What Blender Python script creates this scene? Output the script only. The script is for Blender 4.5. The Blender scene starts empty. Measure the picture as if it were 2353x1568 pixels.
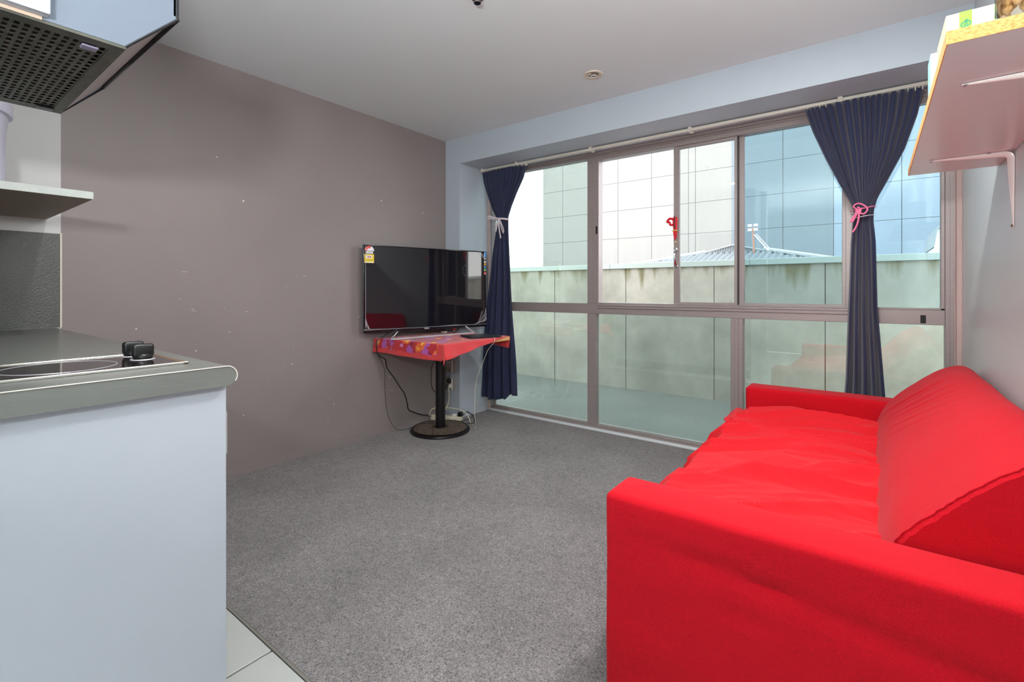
import bpy, bmesh, math, random
from mathutils import Vector, Matrix, noise
random.seed(7)
PI = math.pi
S = bpy.context.scene
COL = S.collection

# ---------------------------------------------------------------- camera, world, lights, exposure
H = 1.10
YAW = math.atan2(833.5, 1097.3)
cam_d = bpy.data.cameras.new('camera')
cam = bpy.data.objects.new('camera', cam_d)
COL.objects.link(cam)
cam.location = (0, 0, H)
cam.rotation_euler = (PI/2, 0, YAW)
cam_d.sensor_width = 36.0
cam_d.lens = 1097.3*36/2353
cam_d.shift_y = -118.0/2353
cam_d.clip_start = 0.02
cam_d.clip_end = 300
S.camera = cam

w = bpy.data.worlds.new('sky'); S.world = w; w.use_nodes = True
wn = w.node_tree.nodes; wl = w.node_tree.links
bg = wn['Background']
wtc = wn.new('ShaderNodeTexCoord'); wsep = wn.new('ShaderNodeSeparateXYZ')
wl.new(wtc.outputs['Generated'], wsep.inputs[0])
wr = wn.new('ShaderNodeValToRGB'); wl.new(wsep.outputs['Z'], wr.inputs[0])
wr.color_ramp.elements[0].position = 0.0; wr.color_ramp.elements[0].color = (1.0, 0.99, 0.97, 1)
wr.color_ramp.elements[1].position = 0.7; wr.color_ramp.elements[1].color = (0.80, 0.90, 1.0, 1)
wl.new(wr.outputs[0], bg.inputs['Color'])
bg.inputs['Strength'].default_value = 6.2

def area(name, loc, target, size, power, color=(1, 1, 1)):
    d = bpy.data.lights.new(name, 'AREA'); d.shape = 'SQUARE'; d.size = size; d.energy = power; d.color = color
    o = bpy.data.objects.new(name, d); COL.objects.link(o); o.location = loc
    o.rotation_euler = (Vector(target)-Vector(loc)).to_track_quat('-Z', 'Y').to_euler()
    return o
sun_d = bpy.data.lights.new('sun', 'SUN'); sun_d.energy = 1.0; sun_d.angle = math.radians(6); sun_d.color = (1.0, 0.95, 0.86)
sun = bpy.data.objects.new('sun', sun_d); COL.objects.link(sun)
sun.rotation_euler = Vector((-0.55, 0.62, -0.85)).to_track_quat('-Z', 'Y').to_euler()
def disc(name, loc, size, power, color=(1, 1, 1)):
    o = area(name, loc, (loc[0], loc[1], 0), size, power, color); o.data.shape = 'DISK'; return o
disc('room_fill_light', (-0.13, 1.62, 2.385), 0.26, 29, (1.0, 0.985, 0.97))  # unseen fill added under the ceiling, no fitting belongs to it
disc('bench_downlight_lamp', (-1.378, 0.61, 2.390), 0.085, 13, (1.0, 0.985, 0.97))
disc('kitchen_downlight_lamp', (-1.39, -0.78, 2.390), 0.12, 9, (1.0, 0.985, 0.97))
area('ceiling_bounce_fill', (-0.75, -1.2, 1.5), (-0.75, -1.2, 2.4), 1.1, 40, (0.98, 0.99, 1.0))  # unseen upward fill added behind the camera to brighten the ceiling
area('camera_flash_lamp', (-0.10, -0.35, 1.50), (-0.48, 0.12, 2.28), 0.16, 44, (1.0, 1.0, 1.0))

S.view_settings.view_transform = 'Standard'
S.view_settings.look = 'None'
S.view_settings.exposure = 0.0
S.view_settings.gamma = 1.0
S.view_settings.use_curve_mapping = False

# ---------------------------------------------------------------- materials
def lin(r, g, b):
    f = lambda c: (c/255/12.92) if c/255 <= 0.04045 else ((c/255+0.055)/1.055)**2.4
    return (f(r), f(g), f(b), 1)

def dim(c, k): return (c[0]*k, c[1]*k, c[2]*k, 1)
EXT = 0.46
def mat(name, col, rough=0.6, metal=0.0, spec=0.5, var=0.0, vscale=8, bump=0.0, bscale=60, sheen=0.0, coat=0.0, stretch=(1, 1, 1), emit=0.0):
    m = bpy.data.materials.new(name); m.use_nodes = True
    nt = m.node_tree; n = nt.nodes; l = nt.links
    b = n['Principled BSDF']
    b.inputs['Base Color'].default_value = col
    b.inputs['Roughness'].default_value = rough
    b.inputs['Metallic'].default_value = metal
    b.inputs['Specular IOR Level'].default_value = spec
    if sheen: b.inputs['Sheen Weight'].default_value = sheen
    if coat: b.inputs['Coat Weight'].default_value = coat; b.inputs['Coat Roughness'].default_value = 0.05
    if emit:
        b.inputs['Emission Color'].default_value = col; b.inputs['Emission Strength'].default_value = emit
    if var or bump:
        tc = n.new('ShaderNodeTexCoord'); mp = n.new('ShaderNodeMapping'); mp.inputs['Scale'].default_value = stretch
        l.new(tc.outputs['Object'], mp.inputs[0])
    if var:
        no = n.new('ShaderNodeTexNoise'); no.inputs['Scale'].default_value = vscale; no.inputs['Detail'].default_value = 4
        l.new(mp.outputs[0], no.inputs['Vector'])
        r = n.new('ShaderNodeMapRange'); r.inputs[1].default_value = 0.3; r.inputs[2].default_value = 0.7
        r.inputs[3].default_value = 1-var; r.inputs[4].default_value = 1+var
        l.new(no.outputs['Fac'], r.inputs[0])
        mx = n.new('ShaderNodeVectorMath'); mx.operation = 'SCALE'; mx.inputs[0].default_value = col[:3]
        l.new(r.outputs[0], mx.inputs['Scale']); l.new(mx.outputs[0], b.inputs['Base Color'])
    if bump:
        no = n.new('ShaderNodeTexNoise'); no.inputs['Scale'].default_value = bscale; no.inputs['Detail'].default_value = 3
        l.new(mp.outputs[0], no.inputs['Vector'])
        bp = n.new('ShaderNodeBump'); bp.inputs['Strength'].default_value = bump; bp.inputs['Distance'].default_value = 0.01
        l.new(no.outputs['Fac'], bp.inputs['Height']); l.new(bp.outputs[0], b.inputs['Normal'])
    return m

def glass_mat(name, tint, refl=0.10, rough=0.0):
    m = bpy.data.materials.new(name); m.use_nodes = True
    nt = m.node_tree; n = nt.nodes; l = nt.links; n.clear()
    out = n.new('ShaderNodeOutputMaterial'); t = n.new('ShaderNodeBsdfTransparent'); g = n.new('ShaderNodeBsdfGlossy')
    t.inputs[0].default_value = tint; g.inputs['Roughness'].default_value = rough; g.inputs['Color'].default_value = (1, 1, 1, 1)
    f = n.new('ShaderNodeFresnel'); f.inputs['IOR'].default_value = 1.5
    ad = n.new('ShaderNodeMath'); ad.operation = 'MULTIPLY_ADD'; ad.inputs[1].default_value = 1.0; ad.inputs[2].default_value = refl
    ad.use_clamp = True
    l.new(f.outputs[0], ad.inputs[0])
    mx = n.new('ShaderNodeMixShader'); l.new(ad.outputs[0], mx.inputs[0]); l.new(t.outputs[0], mx.inputs[1]); l.new(g.outputs[0], mx.inputs[2])
    l.new(mx.outputs[0], out.inputs[0])
    return m

M = {}
M['grey_paint'] = mat('grey_wall_paint', lin(142, 132, 131), 0.5, var=0.05, vscale=1.6, bump=0.05, bscale=120)
M['blue_paint'] = mat('pale_blue_wall_paint', lin(186, 197, 206), 0.55, var=0.02, vscale=2, bump=0.04, bscale=140)
M['grey_white'] = mat('pier_grey_paint', lin(150, 152, 156), 0.55)
M['right_paint'] = mat('pale_wall_paint', lin(212, 220, 220), 0.36, var=0.02, vscale=3)
M['ceiling'] = mat('ceiling_paint', lin(226, 233, 234), 0.7, var=0.02, vscale=1)
M['kitchen_white'] = mat('kitchen_wall_paint', lin(205, 206, 204), 0.6, var=0.03, vscale=5)
M['splash'] = mat('dark_splashback_paint', lin(88, 90, 86), 0.35, var=0.05, vscale=9, bump=0.35, bscale=130)
M['alu'] = mat('bronze_anodised_aluminium', lin(160, 150, 147), 0.38, metal=0.25, var=0.05, vscale=30, stretch=(.3, .3, 6))
M['alu_dark'] = mat('dark_seal', lin(45, 48, 50), 0.5)
M['wood_trim'] = mat('pinkish_jamb_paint', lin(196, 172, 165), 0.6, var=0.08, vscale=18, stretch=(1, 1, .15))
M['white_trim'] = mat('white_sill_paint', lin(232, 238, 240), 0.4)
M['white_plastic'] = mat('white_plastic', lin(235, 235, 232), 0.35)
M['cream_plastic'] = mat('cream_plastic', lin(226, 220, 196), 0.4)
M['black_plastic'] = mat('black_plastic', lin(16, 16, 18), 0.35)
M['black_metal'] = mat('black_powder_coat', lin(12, 12, 13), 0.35)
M['rusty_black'] = mat('worn_cast_iron', lin(112, 98, 86), 0.5, var=0.35, vscale=30, metal=0.3)
M['chrome'] = mat('chrome', lin(215, 215, 220), 0.12, metal=1.0)
M['steel'] = mat('silver_metal', lin(208, 205, 212), 0.35, metal=0.3)
M['cabinet'] = mat('white_cabinet_laminate', lin(176, 182, 191), 0.4, var=0.02, vscale=3)
M['worktop'] = mat('grey_worktop_laminate', lin(108, 110, 106), 0.28, var=0.06, vscale=40, bump=0.05, bscale=250, stretch=(1, .15, 1))
M['chip'] = mat('chipped_edge_white', lin(225, 218, 205), 0.7)
M['hob_glass'] = mat('black_cooktop_glass', lin(38, 32, 32), 0.05, spec=0.8)
M['hob_trim'] = mat('stainless_trim', lin(220, 215, 208), 0.25, metal=0.9)
M['hood_body'] = mat('hood_grey_enamel', lin(104, 113, 126), 0.3, metal=0.2)
M['hood_filter'] = mat('greasy_metal_filter', lin(92, 92, 84), 0.38, metal=0.6, var=0.2, vscale=25)
M['hood_dark'] = mat('dark_filter_hole', lin(30, 26, 20), 0.7)
M['hood_black'] = mat('gloss_black_trim', lin(22, 22, 26), 0.15)
M['shelf_edge'] = mat('worn_shelf_edge', lin(176, 182, 178), 0.5, var=0.07, vscale=14)
M['shelf_under'] = mat('brown_shelf_underside', lin(140, 126, 108), 0.5)
M['melamine'] = mat('white_melamine', lin(226, 224, 226), 0.22)
M['bracket'] = mat('cream_enamel_bracket', lin(240, 234, 230), 0.22)
M['table_wood'] = mat('pale_pine_edge', lin(226, 176, 110), 0.5, var=0.1, vscale=20, stretch=(.1, 1, 3))
M['screen'] = mat('black_glossy_screen', lin(20, 20, 26), 0.035, spec=0.9)
M['bezel'] = mat('black_bezel', lin(20, 20, 26), 0.16)
M['edge_grey'] = mat('dark_silver_edge', lin(95, 95, 100), 0.35, metal=0.5)
M['film'] = mat('clear_crinkled_film', lin(220, 222, 228), 0.1, spec=1)
M['tv_back'] = mat('black_tv_back', lin(18, 18, 18), 0.6)
M['yellow'] = mat('yellow_label', lin(240, 205, 20), 0.5)
M['red_label'] = mat('red_label', lin(225, 50, 40), 0.5)
M['darkred'] = mat('dark_red_print', lin(160, 20, 40), 0.5)
M['white_paper'] = mat('white_paper', lin(240, 238, 240), 0.6)
M['blue_label'] = mat('blue_label', lin(20, 140, 215), 0.5)
M['green_label'] = mat('green_label', lin(110, 200, 90), 0.5)
M['orange_label'] = mat('orange_label', lin(240, 175, 40), 0.5)
M['navy'] = mat('navy_curtain_cloth', lin(30, 38, 72), 0.75, sheen=0.25, var=0.06, vscale=30, bump=0.15, bscale=900)
M['white_ribbon'] = mat('white_ribbon', lin(225, 215, 222), 0.7)
M['pink_cord'] = mat('pink_cord', lin(250, 130, 170), 0.7, bump=0.4, bscale=500)
M['rail'] = mat('cream_curtain_rail', lin(222, 218, 205), 0.4)
M['tape'] = mat('black_tape', lin(18, 18, 18), 0.6)
M['red_orn'] = mat('red_silk', lin(215, 20, 40), 0.5)
M['gold'] = mat('gold_bead', lin(225, 190, 100), 0.25, metal=0.8)
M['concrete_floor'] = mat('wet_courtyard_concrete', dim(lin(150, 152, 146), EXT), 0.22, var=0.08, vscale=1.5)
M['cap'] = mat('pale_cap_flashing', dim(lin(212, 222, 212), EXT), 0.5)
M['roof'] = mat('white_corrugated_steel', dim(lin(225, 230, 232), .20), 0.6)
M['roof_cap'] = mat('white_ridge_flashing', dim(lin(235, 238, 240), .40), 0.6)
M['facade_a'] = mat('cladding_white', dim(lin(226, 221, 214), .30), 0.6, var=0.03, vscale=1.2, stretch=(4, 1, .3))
M['facade_b'] = mat('cladding_reflection_blue', dim(lin(178, 192, 208), EXT), 0.5, var=0.03, vscale=1.2, stretch=(4, 1, .3))  # reflection and tint of the panes painted into the panel colour
M['facade_c'] = mat('cladding_shade_grey', dim(lin(150, 160, 168), EXT), 0.5, var=0.03, vscale=1.2, stretch=(4, 1, .3))  # darker cladding, the shade on these bays put into its colour
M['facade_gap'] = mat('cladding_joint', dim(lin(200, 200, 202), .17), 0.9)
M['outer_ground'] = mat('asphalt', lin(120, 120, 118), 0.9)
M['teal_card'] = mat('teal_card', lin(150, 200, 208), 0.6)
M['pale_card'] = mat('pale_blue_card', lin(222, 238, 242), 0.6)
M['cream_card'] = mat('cream_card', lin(250, 246, 232), 0.6)
M['lime_card'] = mat('lime_card', lin(160, 215, 80), 0.6)
M['teal_print'] = mat('teal_print', lin(70, 160, 140), 0.6)
M['nut'] = mat('brown_nuts', lin(205, 160, 100), 0.5, var=0.3, vscale=60)
M['bag'] = mat('white_plastic_bag', lin(235, 235, 240), 0.3, bump=0.3, bscale=40)
M['lilac'] = mat('pale_lilac_plastic', lin(205, 205, 222), 0.35, bump=0.1, bscale=20)
M['down_white'] = mat('downlight_enamel', lin(225, 215, 195), 0.4)
M['lamp_tube'] = mat('lamp_tube', lin(225, 222, 215), 0.3)
M['lamp_lit'] = mat('lit_lamp_face', (1.0, 0.93, 0.8, 1), 0.5, emit=9)
M['tile'] = mat('pale_grey_floor_tile', lin(182, 184, 180), 0.35, var=0.03, vscale=8)
M['grout'] = mat('dark_grout', lin(95, 88, 80), 0.9)
M['glass'] = glass_mat('green_tinted_pane', (0.81, 0.88, 0.865, 1), 0.05)
M['glass_blue'] = glass_mat('blue_tinted_pane', (0.71, 0.81, 0.83, 1), 0.0)
M['glass_clear'] = glass_mat('clear_pane', (0.95, 0.97, 0.97, 1), 0.01)
M['notebook'] = mat('dark_tablet_cover', lin(28, 36, 42), 0.35)

def carpet_mat():
    m = bpy.data.materials.new('charcoal_carpet'); m.use_nodes = True
    nt = m.node_tree; n = nt.nodes; l = nt.links; b = n['Principled BSDF']
    b.inputs['Roughness'].default_value = 1.0; b.inputs['Specular IOR Level'].default_value = 0.1
    b.inputs['Sheen Weight'].default_value = 0.15
    tc = n.new('ShaderNodeTexCoord')
    n1 = n.new('ShaderNodeTexNoise'); n1.inputs['Scale'].default_value = 170; n1.inputs['Detail'].default_value = 6; n1.inputs['Distortion'].default_value = 1.5
    n2 = n.new('ShaderNodeTexNoise'); n2.inputs['Scale'].default_value = 2.2; n2.inputs['Detail'].default_value = 5
    n3 = n.new('ShaderNodeTexNoise'); n3.inputs['Scale'].default_value = 26; n3.inputs['Detail'].default_value = 4
    for k in (n1, n2, n3): l.new(tc.outputs['Object'], k.inputs['Vector'])
    r1 = n.new('ShaderNodeValToRGB'); l.new(n1.outputs['Fac'], r1.inputs[0])
    r1.color_ramp.elements[0].position = 0.32; r1.color_ramp.elements[0].color = lin(76, 74, 76)
    r1.color_ramp.elements[1].position = 0.68; r1.color_ramp.elements[1].color = lin(168, 160, 158)
    mr = n.new('ShaderNodeMapRange'); mr.inputs[1].default_value = .3; mr.inputs[2].default_value = .7; mr.inputs[3].default_value = 0.86; mr.inputs[4].default_value = 1.14
    l.new(n2.outputs['Fac'], mr.inputs[0])
    mr2 = n.new('ShaderNodeMapRange'); mr2.inputs[1].default_value = .3; mr2.inputs[2].default_value = .7; mr2.inputs[3].default_value = 0.9; mr2.inputs[4].default_value = 1.1
    l.new(n3.outputs['Fac'], mr2.inputs[0])
    mu = n.new('ShaderNodeMath'); mu.operation = 'MULTIPLY'; l.new(mr.outputs[0], mu.inputs[0]); l.new(mr2.outputs[0], mu.inputs[1])
    sc = n.new('ShaderNodeVectorMath'); sc.operation = 'SCALE'; l.new(r1.outputs[0], sc.inputs[0]); l.new(mu.outputs[0], sc.inputs['Scale'])
    l.new(sc.outputs[0], b.inputs['Base Color'])
    bp = n.new('ShaderNodeBump'); bp.inputs['Strength'].default_value = 0.8; bp.inputs['Distance'].default_value = 0.006
    l.new(n1.outputs['Fac'], bp.inputs['Height']); l.new(bp.outputs[0], b.inputs['Normal'])
    return m
M['carpet'] = carpet_mat()

def red_mat(name, col, wr=0.25, wscale=7, stretch=(1, 1, 1)):
    m = mat(name, col, 0.9, sheen=0.06, spec=0.12)
    nt = m.node_tree; n = nt.nodes; l = nt.links; b = n['Principled BSDF']
    tc = n.new('ShaderNodeTexCoord'); mp = n.new('ShaderNodeMapping'); mp.inputs['Scale'].default_value = stretch
    l.new(tc.outputs['Object'], mp.inputs[0])
    a = n.new('ShaderNodeTexNoise'); a.inputs['Scale'].default_value = wscale; a.inputs['Detail'].default_value = 3; a.inputs['Distortion'].default_value = 0.8
    f = n.new('ShaderNodeTexNoise'); f.inputs['Scale'].default_value = 300; f.inputs['Detail'].default_value = 2
    l.new(mp.outputs[0], a.inputs['Vector']); l.new(tc.outputs['Object'], f.inputs['Vector'])
    b1 = n.new('ShaderNodeBump'); b1.inputs['Strength'].default_value = wr; b1.inputs['Distance'].default_value = 0.03
    b2 = n.new('ShaderNodeBump'); b2.inputs['Strength'].default_value = 0.35; b2.inputs['Distance'].default_value = 0.002
    l.new(a.outputs['Fac'], b1.inputs['Height']); l.new(f.outputs['Fac'], b2.inputs['Height'])
    l.new(b1.outputs[0], b2.inputs['Normal']); l.new(b2.outputs[0], b.inputs['Normal'])
    mr = n.new('ShaderNodeMapRange'); mr.inputs[1].default_value = .3; mr.inputs[2].default_value = .7; mr.inputs[3].default_value = .9; mr.inputs[4].default_value = 1.1
    l.new(f.outputs['Fac'], mr.inputs[0])
    sc = n.new('ShaderNodeVectorMath'); sc.operation = 'SCALE'; sc.inputs[0].default_value = col[:3]
    l.new(mr.outputs[0], sc.inputs['Scale']); l.new(sc.outputs[0], b.inputs['Base Color'])
    return m
M['red'] = red_mat('red_stretch_sofa_cover', (0.55, 0.0055, 0.015, 1), 0.12, 5, (1, 1, 3))
M['red_seat'] = red_mat('red_cotton_sheet', (0.66, 0.016, 0.024, 1), 0.35, 5, (1, 2.4, 1))

def concrete_mat():
    m = mat('stained_precast_concrete', lin(205, 198, 176), 0.85)
    nt = m.node_tree; n = nt.nodes; l = nt.links; b = n['Principled BSDF']
    tc = n.new('ShaderNodeTexCoord'); geo = n.new('ShaderNodeNewGeometry')
    sep = n.new('ShaderNodeSeparateXYZ'); l.new(geo.outputs['Position'], sep.inputs[0])
    a = n.new('ShaderNodeTexNoise'); a.inputs['Scale'].default_value = 2.5; a.inputs['Detail'].default_value = 8; a.inputs['Roughness'].default_value = .65
    l.new(geo.outputs['Position'], a.inputs['Vector'])
    r = n.new('ShaderNodeValToRGB'); l.new(a.outputs['Fac'], r.inputs[0])
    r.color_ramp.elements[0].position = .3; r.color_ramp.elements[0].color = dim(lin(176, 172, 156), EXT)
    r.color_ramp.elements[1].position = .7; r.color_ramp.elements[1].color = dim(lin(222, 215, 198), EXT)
    # vertical moss streaks hanging down from the cap
    mp = n.new('ShaderNodeMapping'); mp.inputs['Scale'].default_value = (5.5, 1, .35); l.new(geo.outputs['Position'], mp.inputs[0])
    s = n.new('ShaderNodeTexNoise'); s.inputs['Scale'].default_value = 1.6; s.inputs['Detail'].default_value = 6; l.new(mp.outputs[0], s.inputs['Vector'])
    z = n.new('ShaderNodeMapRange'); z.inputs[1].default_value = 0.95; z.inputs[2].default_value = 1.36; z.inputs[3].default_value = -.25; z.inputs[4].default_value = .17
    l.new(sep.outputs['Z'], z.inputs[0])
    ad = n.new('ShaderNodeMath'); ad.operation = 'ADD'; l.new(s.outputs['Fac'], ad.inputs[0]); l.new(z.outputs[0], ad.inputs[1])
    th = n.new('ShaderNodeMapRange'); th.inputs[1].default_value = .55; th.inputs[2].default_value = .72; th.inputs[4].default_value = .8; l.new(ad.outputs[0], th.inputs[0])
    mx = n.new('ShaderNodeMix'); mx.data_type = 'RGBA'; l.new(th.outputs[0], mx.inputs['Factor'])
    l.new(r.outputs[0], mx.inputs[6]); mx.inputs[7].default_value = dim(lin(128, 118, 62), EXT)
    l.new(mx.outputs[2], b.inputs['Base Color'])
    return m
M['concrete'] = concrete_mat()

def chipboard_mat():
    m = mat('raw_chipboard_edge', lin(240, 190, 120), 0.8)
    nt = m.node_tree; n = nt.nodes; l = nt.links; b = n['Principled BSDF']
    tc = n.new('ShaderNodeTexCoord'); mp = n.new('ShaderNodeMapping'); mp.inputs['Scale'].default_value = (1, 1, 2.5); l.new(tc.outputs['Object'], mp.inputs[0])
    a = n.new('ShaderNodeTexNoise'); a.inputs['Scale'].default_value = 160; a.inputs['Detail'].default_value = 3; l.new(mp.outputs[0], a.inputs['Vector'])
    r = n.new('ShaderNodeValToRGB'); l.new(a.outputs['Fac'], r.inputs[0])
    r.color_ramp.elements[0].position = .3; r.color_ramp.elements[0].color = lin(222, 140, 66)
    r.color_ramp.elements[1].position = .6; r.color_ramp.elements[1].color = lin(240, 188, 118)
    l.new(r.outputs[0], b.inputs['Base Color'])
    return m
M['chipboard'] = chipboard_mat()

def cloth_mat():
    m = mat('floral_red_tablecloth', lin(225, 70, 75), 0.8, sheen=0.2)
    nt = m.node_tree; n = nt.nodes; l = nt.links; b = n['Principled BSDF']
    uv = n.new('ShaderNodeUVMap'); uv.uv_map = 'UVMap'
    sepc = n.new('ShaderNodeSeparateXYZ'); l.new(uv.outputs[0], sepc.inputs[0])
    cur = None
    # red field darker in the middle, plain salmon border
    def node(t, **kw):
        k = n.new(t)
        for a, v in kw.items(): setattr(k, a, v)
        return k
    def mathn(op, a, bb):
        k = node('ShaderNodeMath', operation=op)
        for i, v in enumerate((a, bb)):
            if isinstance(v, (int, float)): k.inputs[i].default_value = v
            else: l.new(v, k.inputs[i])
        return k.outputs[0]
    dx = mathn('ABSOLUTE', mathn('SUBTRACT', sepc.outputs[0], .43), 0)
    dy = mathn('ABSOLUTE', mathn('SUBTRACT', sepc.outputs[1], .42), 0)
    dm = mathn('MAXIMUM', dx, dy)
    wv = node('ShaderNodeTexNoise'); wv.inputs['Scale'].default_value = 9; l.new(uv.outputs[0], wv.inputs['Vector'])
    inside = mathn('LESS_THAN', mathn('ADD', dm, mathn('MULTIPLY', wv.outputs['Fac'], .06)), .41)
    def mixc(fac, a, c):
        k = node('ShaderNodeMix', data_type='RGBA'); l.new(fac, k.inputs['Factor'])
        if isinstance(a, tuple): k.inputs[6].default_value = a
        else: l.new(a, k.inputs[6])
        k.inputs[7].default_value = c
        return k.outputs[2]
    base = mixc(inside, lin(214, 58, 62), lin(186, 34, 46))
    def spots(scale, rad, seed, prob, colr, basec):
        v = node('ShaderNodeTexVoronoi'); v.inputs['Scale'].default_value = scale
        mp = node('ShaderNodeMapping'); mp.inputs['Location'].default_value = (seed, seed*1.7, 0); l.new(uv.outputs[0], mp.inputs[0]); l.new(mp.outputs[0], v.inputs['Vector'])
        nz = node('ShaderNodeTexNoise'); nz.inputs['Scale'].default_value = scale*3.2; l.new(mp.outputs[0], nz.inputs['Vector'])
        d = mathn('ADD', v.outputs['Distance'], mathn('MULTIPLY', mathn('SUBTRACT', nz.outputs['Fac'], .5), .55))
        hit = mathn('LESS_THAN', d, rad)
        sp = node('ShaderNodeSeparateColor'); l.new(v.outputs['Color'], sp.inputs[0])
        pr = mathn('LESS_THAN', sp.outputs[0], prob)
        f = mathn('MULTIPLY', mathn('MULTIPLY', hit, pr), inside)
        return mixc(f, basec, colr)
    c = spots(6.5, .42, .3, .55, lin(140, 22, 44), base)
    c = spots(10, .40, 1.1, .85, lin(176, 84, 166), c)
    c = spots(9, .34, 2.3, .70, lin(240, 110, 40), c)
    c = spots(9, .17, 2.3, .70, lin(245, 205, 60), c)
    c = spots(15, .25, 4.1, .6, lin(215, 130, 185), c)
    l.new(c, b.inputs['Base Color'])
    return m
M['cloth'] = cloth_mat()

# ---------------------------------------------------------------- builders
WLOC = {}
class MB:
    """collects geometry in world coordinates"""
    def __init__(s): s.v = []; s.f = []; s.mi = []; s.uv = []; s.sm = []
    def add(s, vs, fs, mi=0, smooth=False, uvs=None):
        o = len(s.v); s.v += [Vector(p) for p in vs]
        s.uv += (uvs if uvs else [(0, 0)]*len(vs))
        for f in fs: s.f.append([i+o for i in f]); s.mi.append(mi); s.sm.append(smooth)
        return s
    def box(s, a, b, mi=0, bev=0, seg=2):
        x0, y0, z0 = [min(p, q) for p, q in zip(a, b)]; x1, y1, z1 = [max(p, q) for p, q in zip(a, b)]
        bm = bmesh.new(); bmesh.ops.create_cube(bm, size=1)
        for v in bm.verts:
            v.co = Vector((x0+(v.co.x+.5)*(x1-x0), y0+(v.co.y+.5)*(y1-y0), z0+(v.co.z+.5)*(z1-z0)))
        if bev: bmesh.ops.bevel(bm, geom=bm.edges[:], offset=min(bev, .49*min(x1-x0, y1-y0, z1-z0)), segments=seg, affect='EDGES', profile=.5)
        bm.verts.index_update()
        s.add([v.co.copy() for v in bm.verts], [[v.index for v in f.verts] for f in bm.faces], mi, bool(bev and seg > 1)); bm.free(); return s
    def frame(s, O, X, Y, Z, a, b, mi=0, bev=0, seg=2):
        """box in a local frame"""
        t = MB().box(a, b, mi, bev, seg); O = Vector(O)
        s.add([O+X*p.x+Y*p.y+Z*p.z for p in t.v], t.f, mi, bool(bev and seg > 1)); return s
    def tube(s, pts, r, mi=0, n=8, cap=True):
        P = [Vector(p) for p in pts]; R = r if isinstance(r, (list, tuple)) else [r]*len(P)
        rings = []; prev = None
        for i, p in enumerate(P):
            t = (P[min(i+1, len(P)-1)]-P[max(i-1, 0)]).normalized()
            if prev is None:
                u = t.orthogonal().normalized()
            else:
                u = (prev-t*prev.dot(t))
                u = u.normalized() if u.length > 1e-6 else t.orthogonal().normalized()
            prev = u; q = t.cross(u)
            rings.append([p+(u*math.cos(2*PI*k/n)+q*math.sin(2*PI*k/n))*R[i] for k in range(n)])
        vs = [v for rr in rings for v in rr]; fs = []
        for i in range(len(P)-1):
            for k in range(n): fs.append([i*n+k, i*n+(k+1) % n, (i+1)*n+(k+1) % n, (i+1)*n+k])
        if cap: fs.append(list(range(n))[::-1]); fs.append([(len(P)-1)*n+k for k in range(n)])
        s.add(vs, fs, mi, True); return s
    def lathe(s, c, prof, n=32, mi=0, axis='z', capb=False, capt=False, smooth=True):
        c = Vector(c); vs = []; fs = []
        for (r, z) in prof:
            for k in range(n):
                a = 2*PI*k/n
                if axis == 'z': vs.append(c+Vector((r*math.cos(a), r*math.sin(a), z)))
                elif axis == 'y': vs.append(c+Vector((r*math.cos(a), z, r*math.sin(a))))
                else: vs.append(c+Vector((z, r*math.cos(a), r*math.sin(a))))
        for i in range(len(prof)-1):
            for k in range(n): fs.append([i*n+k, i*n+(k+1) % n, (i+1)*n+(k+1) % n, (i+1)*n+k])
        if capb: fs.append(list(range(n))[::-1])
        if capt: fs.append([(len(prof)-1)*n+k for k in range(n)])
        s.add(vs, fs, mi, smooth); return s
    def grid(s, fn, nu, nv, mi=0, uvfn=None, smooth=True):
        vs = []; uvs = []
        for j in range(nv+1):
            for i in range(nu+1):
                vs.append(fn(i/nu, j/nv)); uvs.append(uvfn(i/nu, j/nv) if uvfn else (i/nu, j/nv))
        fs = [[j*(nu+1)+i, j*(nu+1)+i+1, (j+1)*(nu+1)+i+1, (j+1)*(nu+1)+i] for j in range(nv) for i in range(nu)]
        s.add(vs, fs, mi, smooth, uvs); return s
    def prism(s, poly, axis, a, b, mi=0, smooth=False):
        """extrude 2D polygon along an axis. axis x: poly=(y,z); y: (x,z); z: (x,y)"""
        def mk(p, t): return {'x': (t, p[0], p[1]), 'y': (p[0], t, p[1]), 'z': (p[0], p[1], t)}[axis]
        n = len(poly); vs = [mk(p, a) for p in poly]+[mk(p, b) for p in poly]
        fs = [list(range(n))[::-1], [n+i for i in range(n)]]+[[i, (i+1) % n, n+(i+1) % n, n+i] for i in range(n)]
        s.add(vs, fs, mi, smooth); return s
    def obj(s, name, mats, parent=None, solid=0, sub=0, origin=None):
        if not isinstance(mats, (list, tuple)): mats = [mats]
        lo = Vector((min(v.x for v in s.v), min(v.y for v in s.v), min(v.z for v in s.v)))
        hi = Vector((max(v.x for v in s.v), max(v.y for v in s.v), max(v.z for v in s.v)))
        c = Vector(origin) if origin else (lo+hi)/2
        me = bpy.data.meshes.new(name); me.from_pydata([tuple(v-c) for v in s.v], [], s.f)
        for m in mats: me.materials.append(m)
        me.polygons.foreach_set('material_index', s.mi); me.polygons.foreach_set('use_smooth', s.sm)
        ul = me.uv_layers.new(name='UVMap')
        for lp in me.loops: ul.data[lp.index].uv = s.uv[lp.vertex_index]
        me.validate(); me.update()
        bm = bmesh.new(); bm.from_mesh(me); bmesh.ops.recalc_face_normals(bm, faces=bm.faces[:]); bm.to_mesh(me); bm.free()
        o = bpy.data.objects.new(name, me); COL.objects.link(o)
        base = Vector((0, 0, 0))
        if parent is not None: o.parent = parent; base = WLOC[parent.name]
        o.location = c-base; WLOC[o.name] = c
        if any(s.sm):
            try: me.set_sharp_from_angle(angle=math.radians(35))
            except Exception: pass
        if sub: md = o.modifiers.new('sub', 'SUBSURF'); md.levels = sub; md.render_levels = sub
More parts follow.
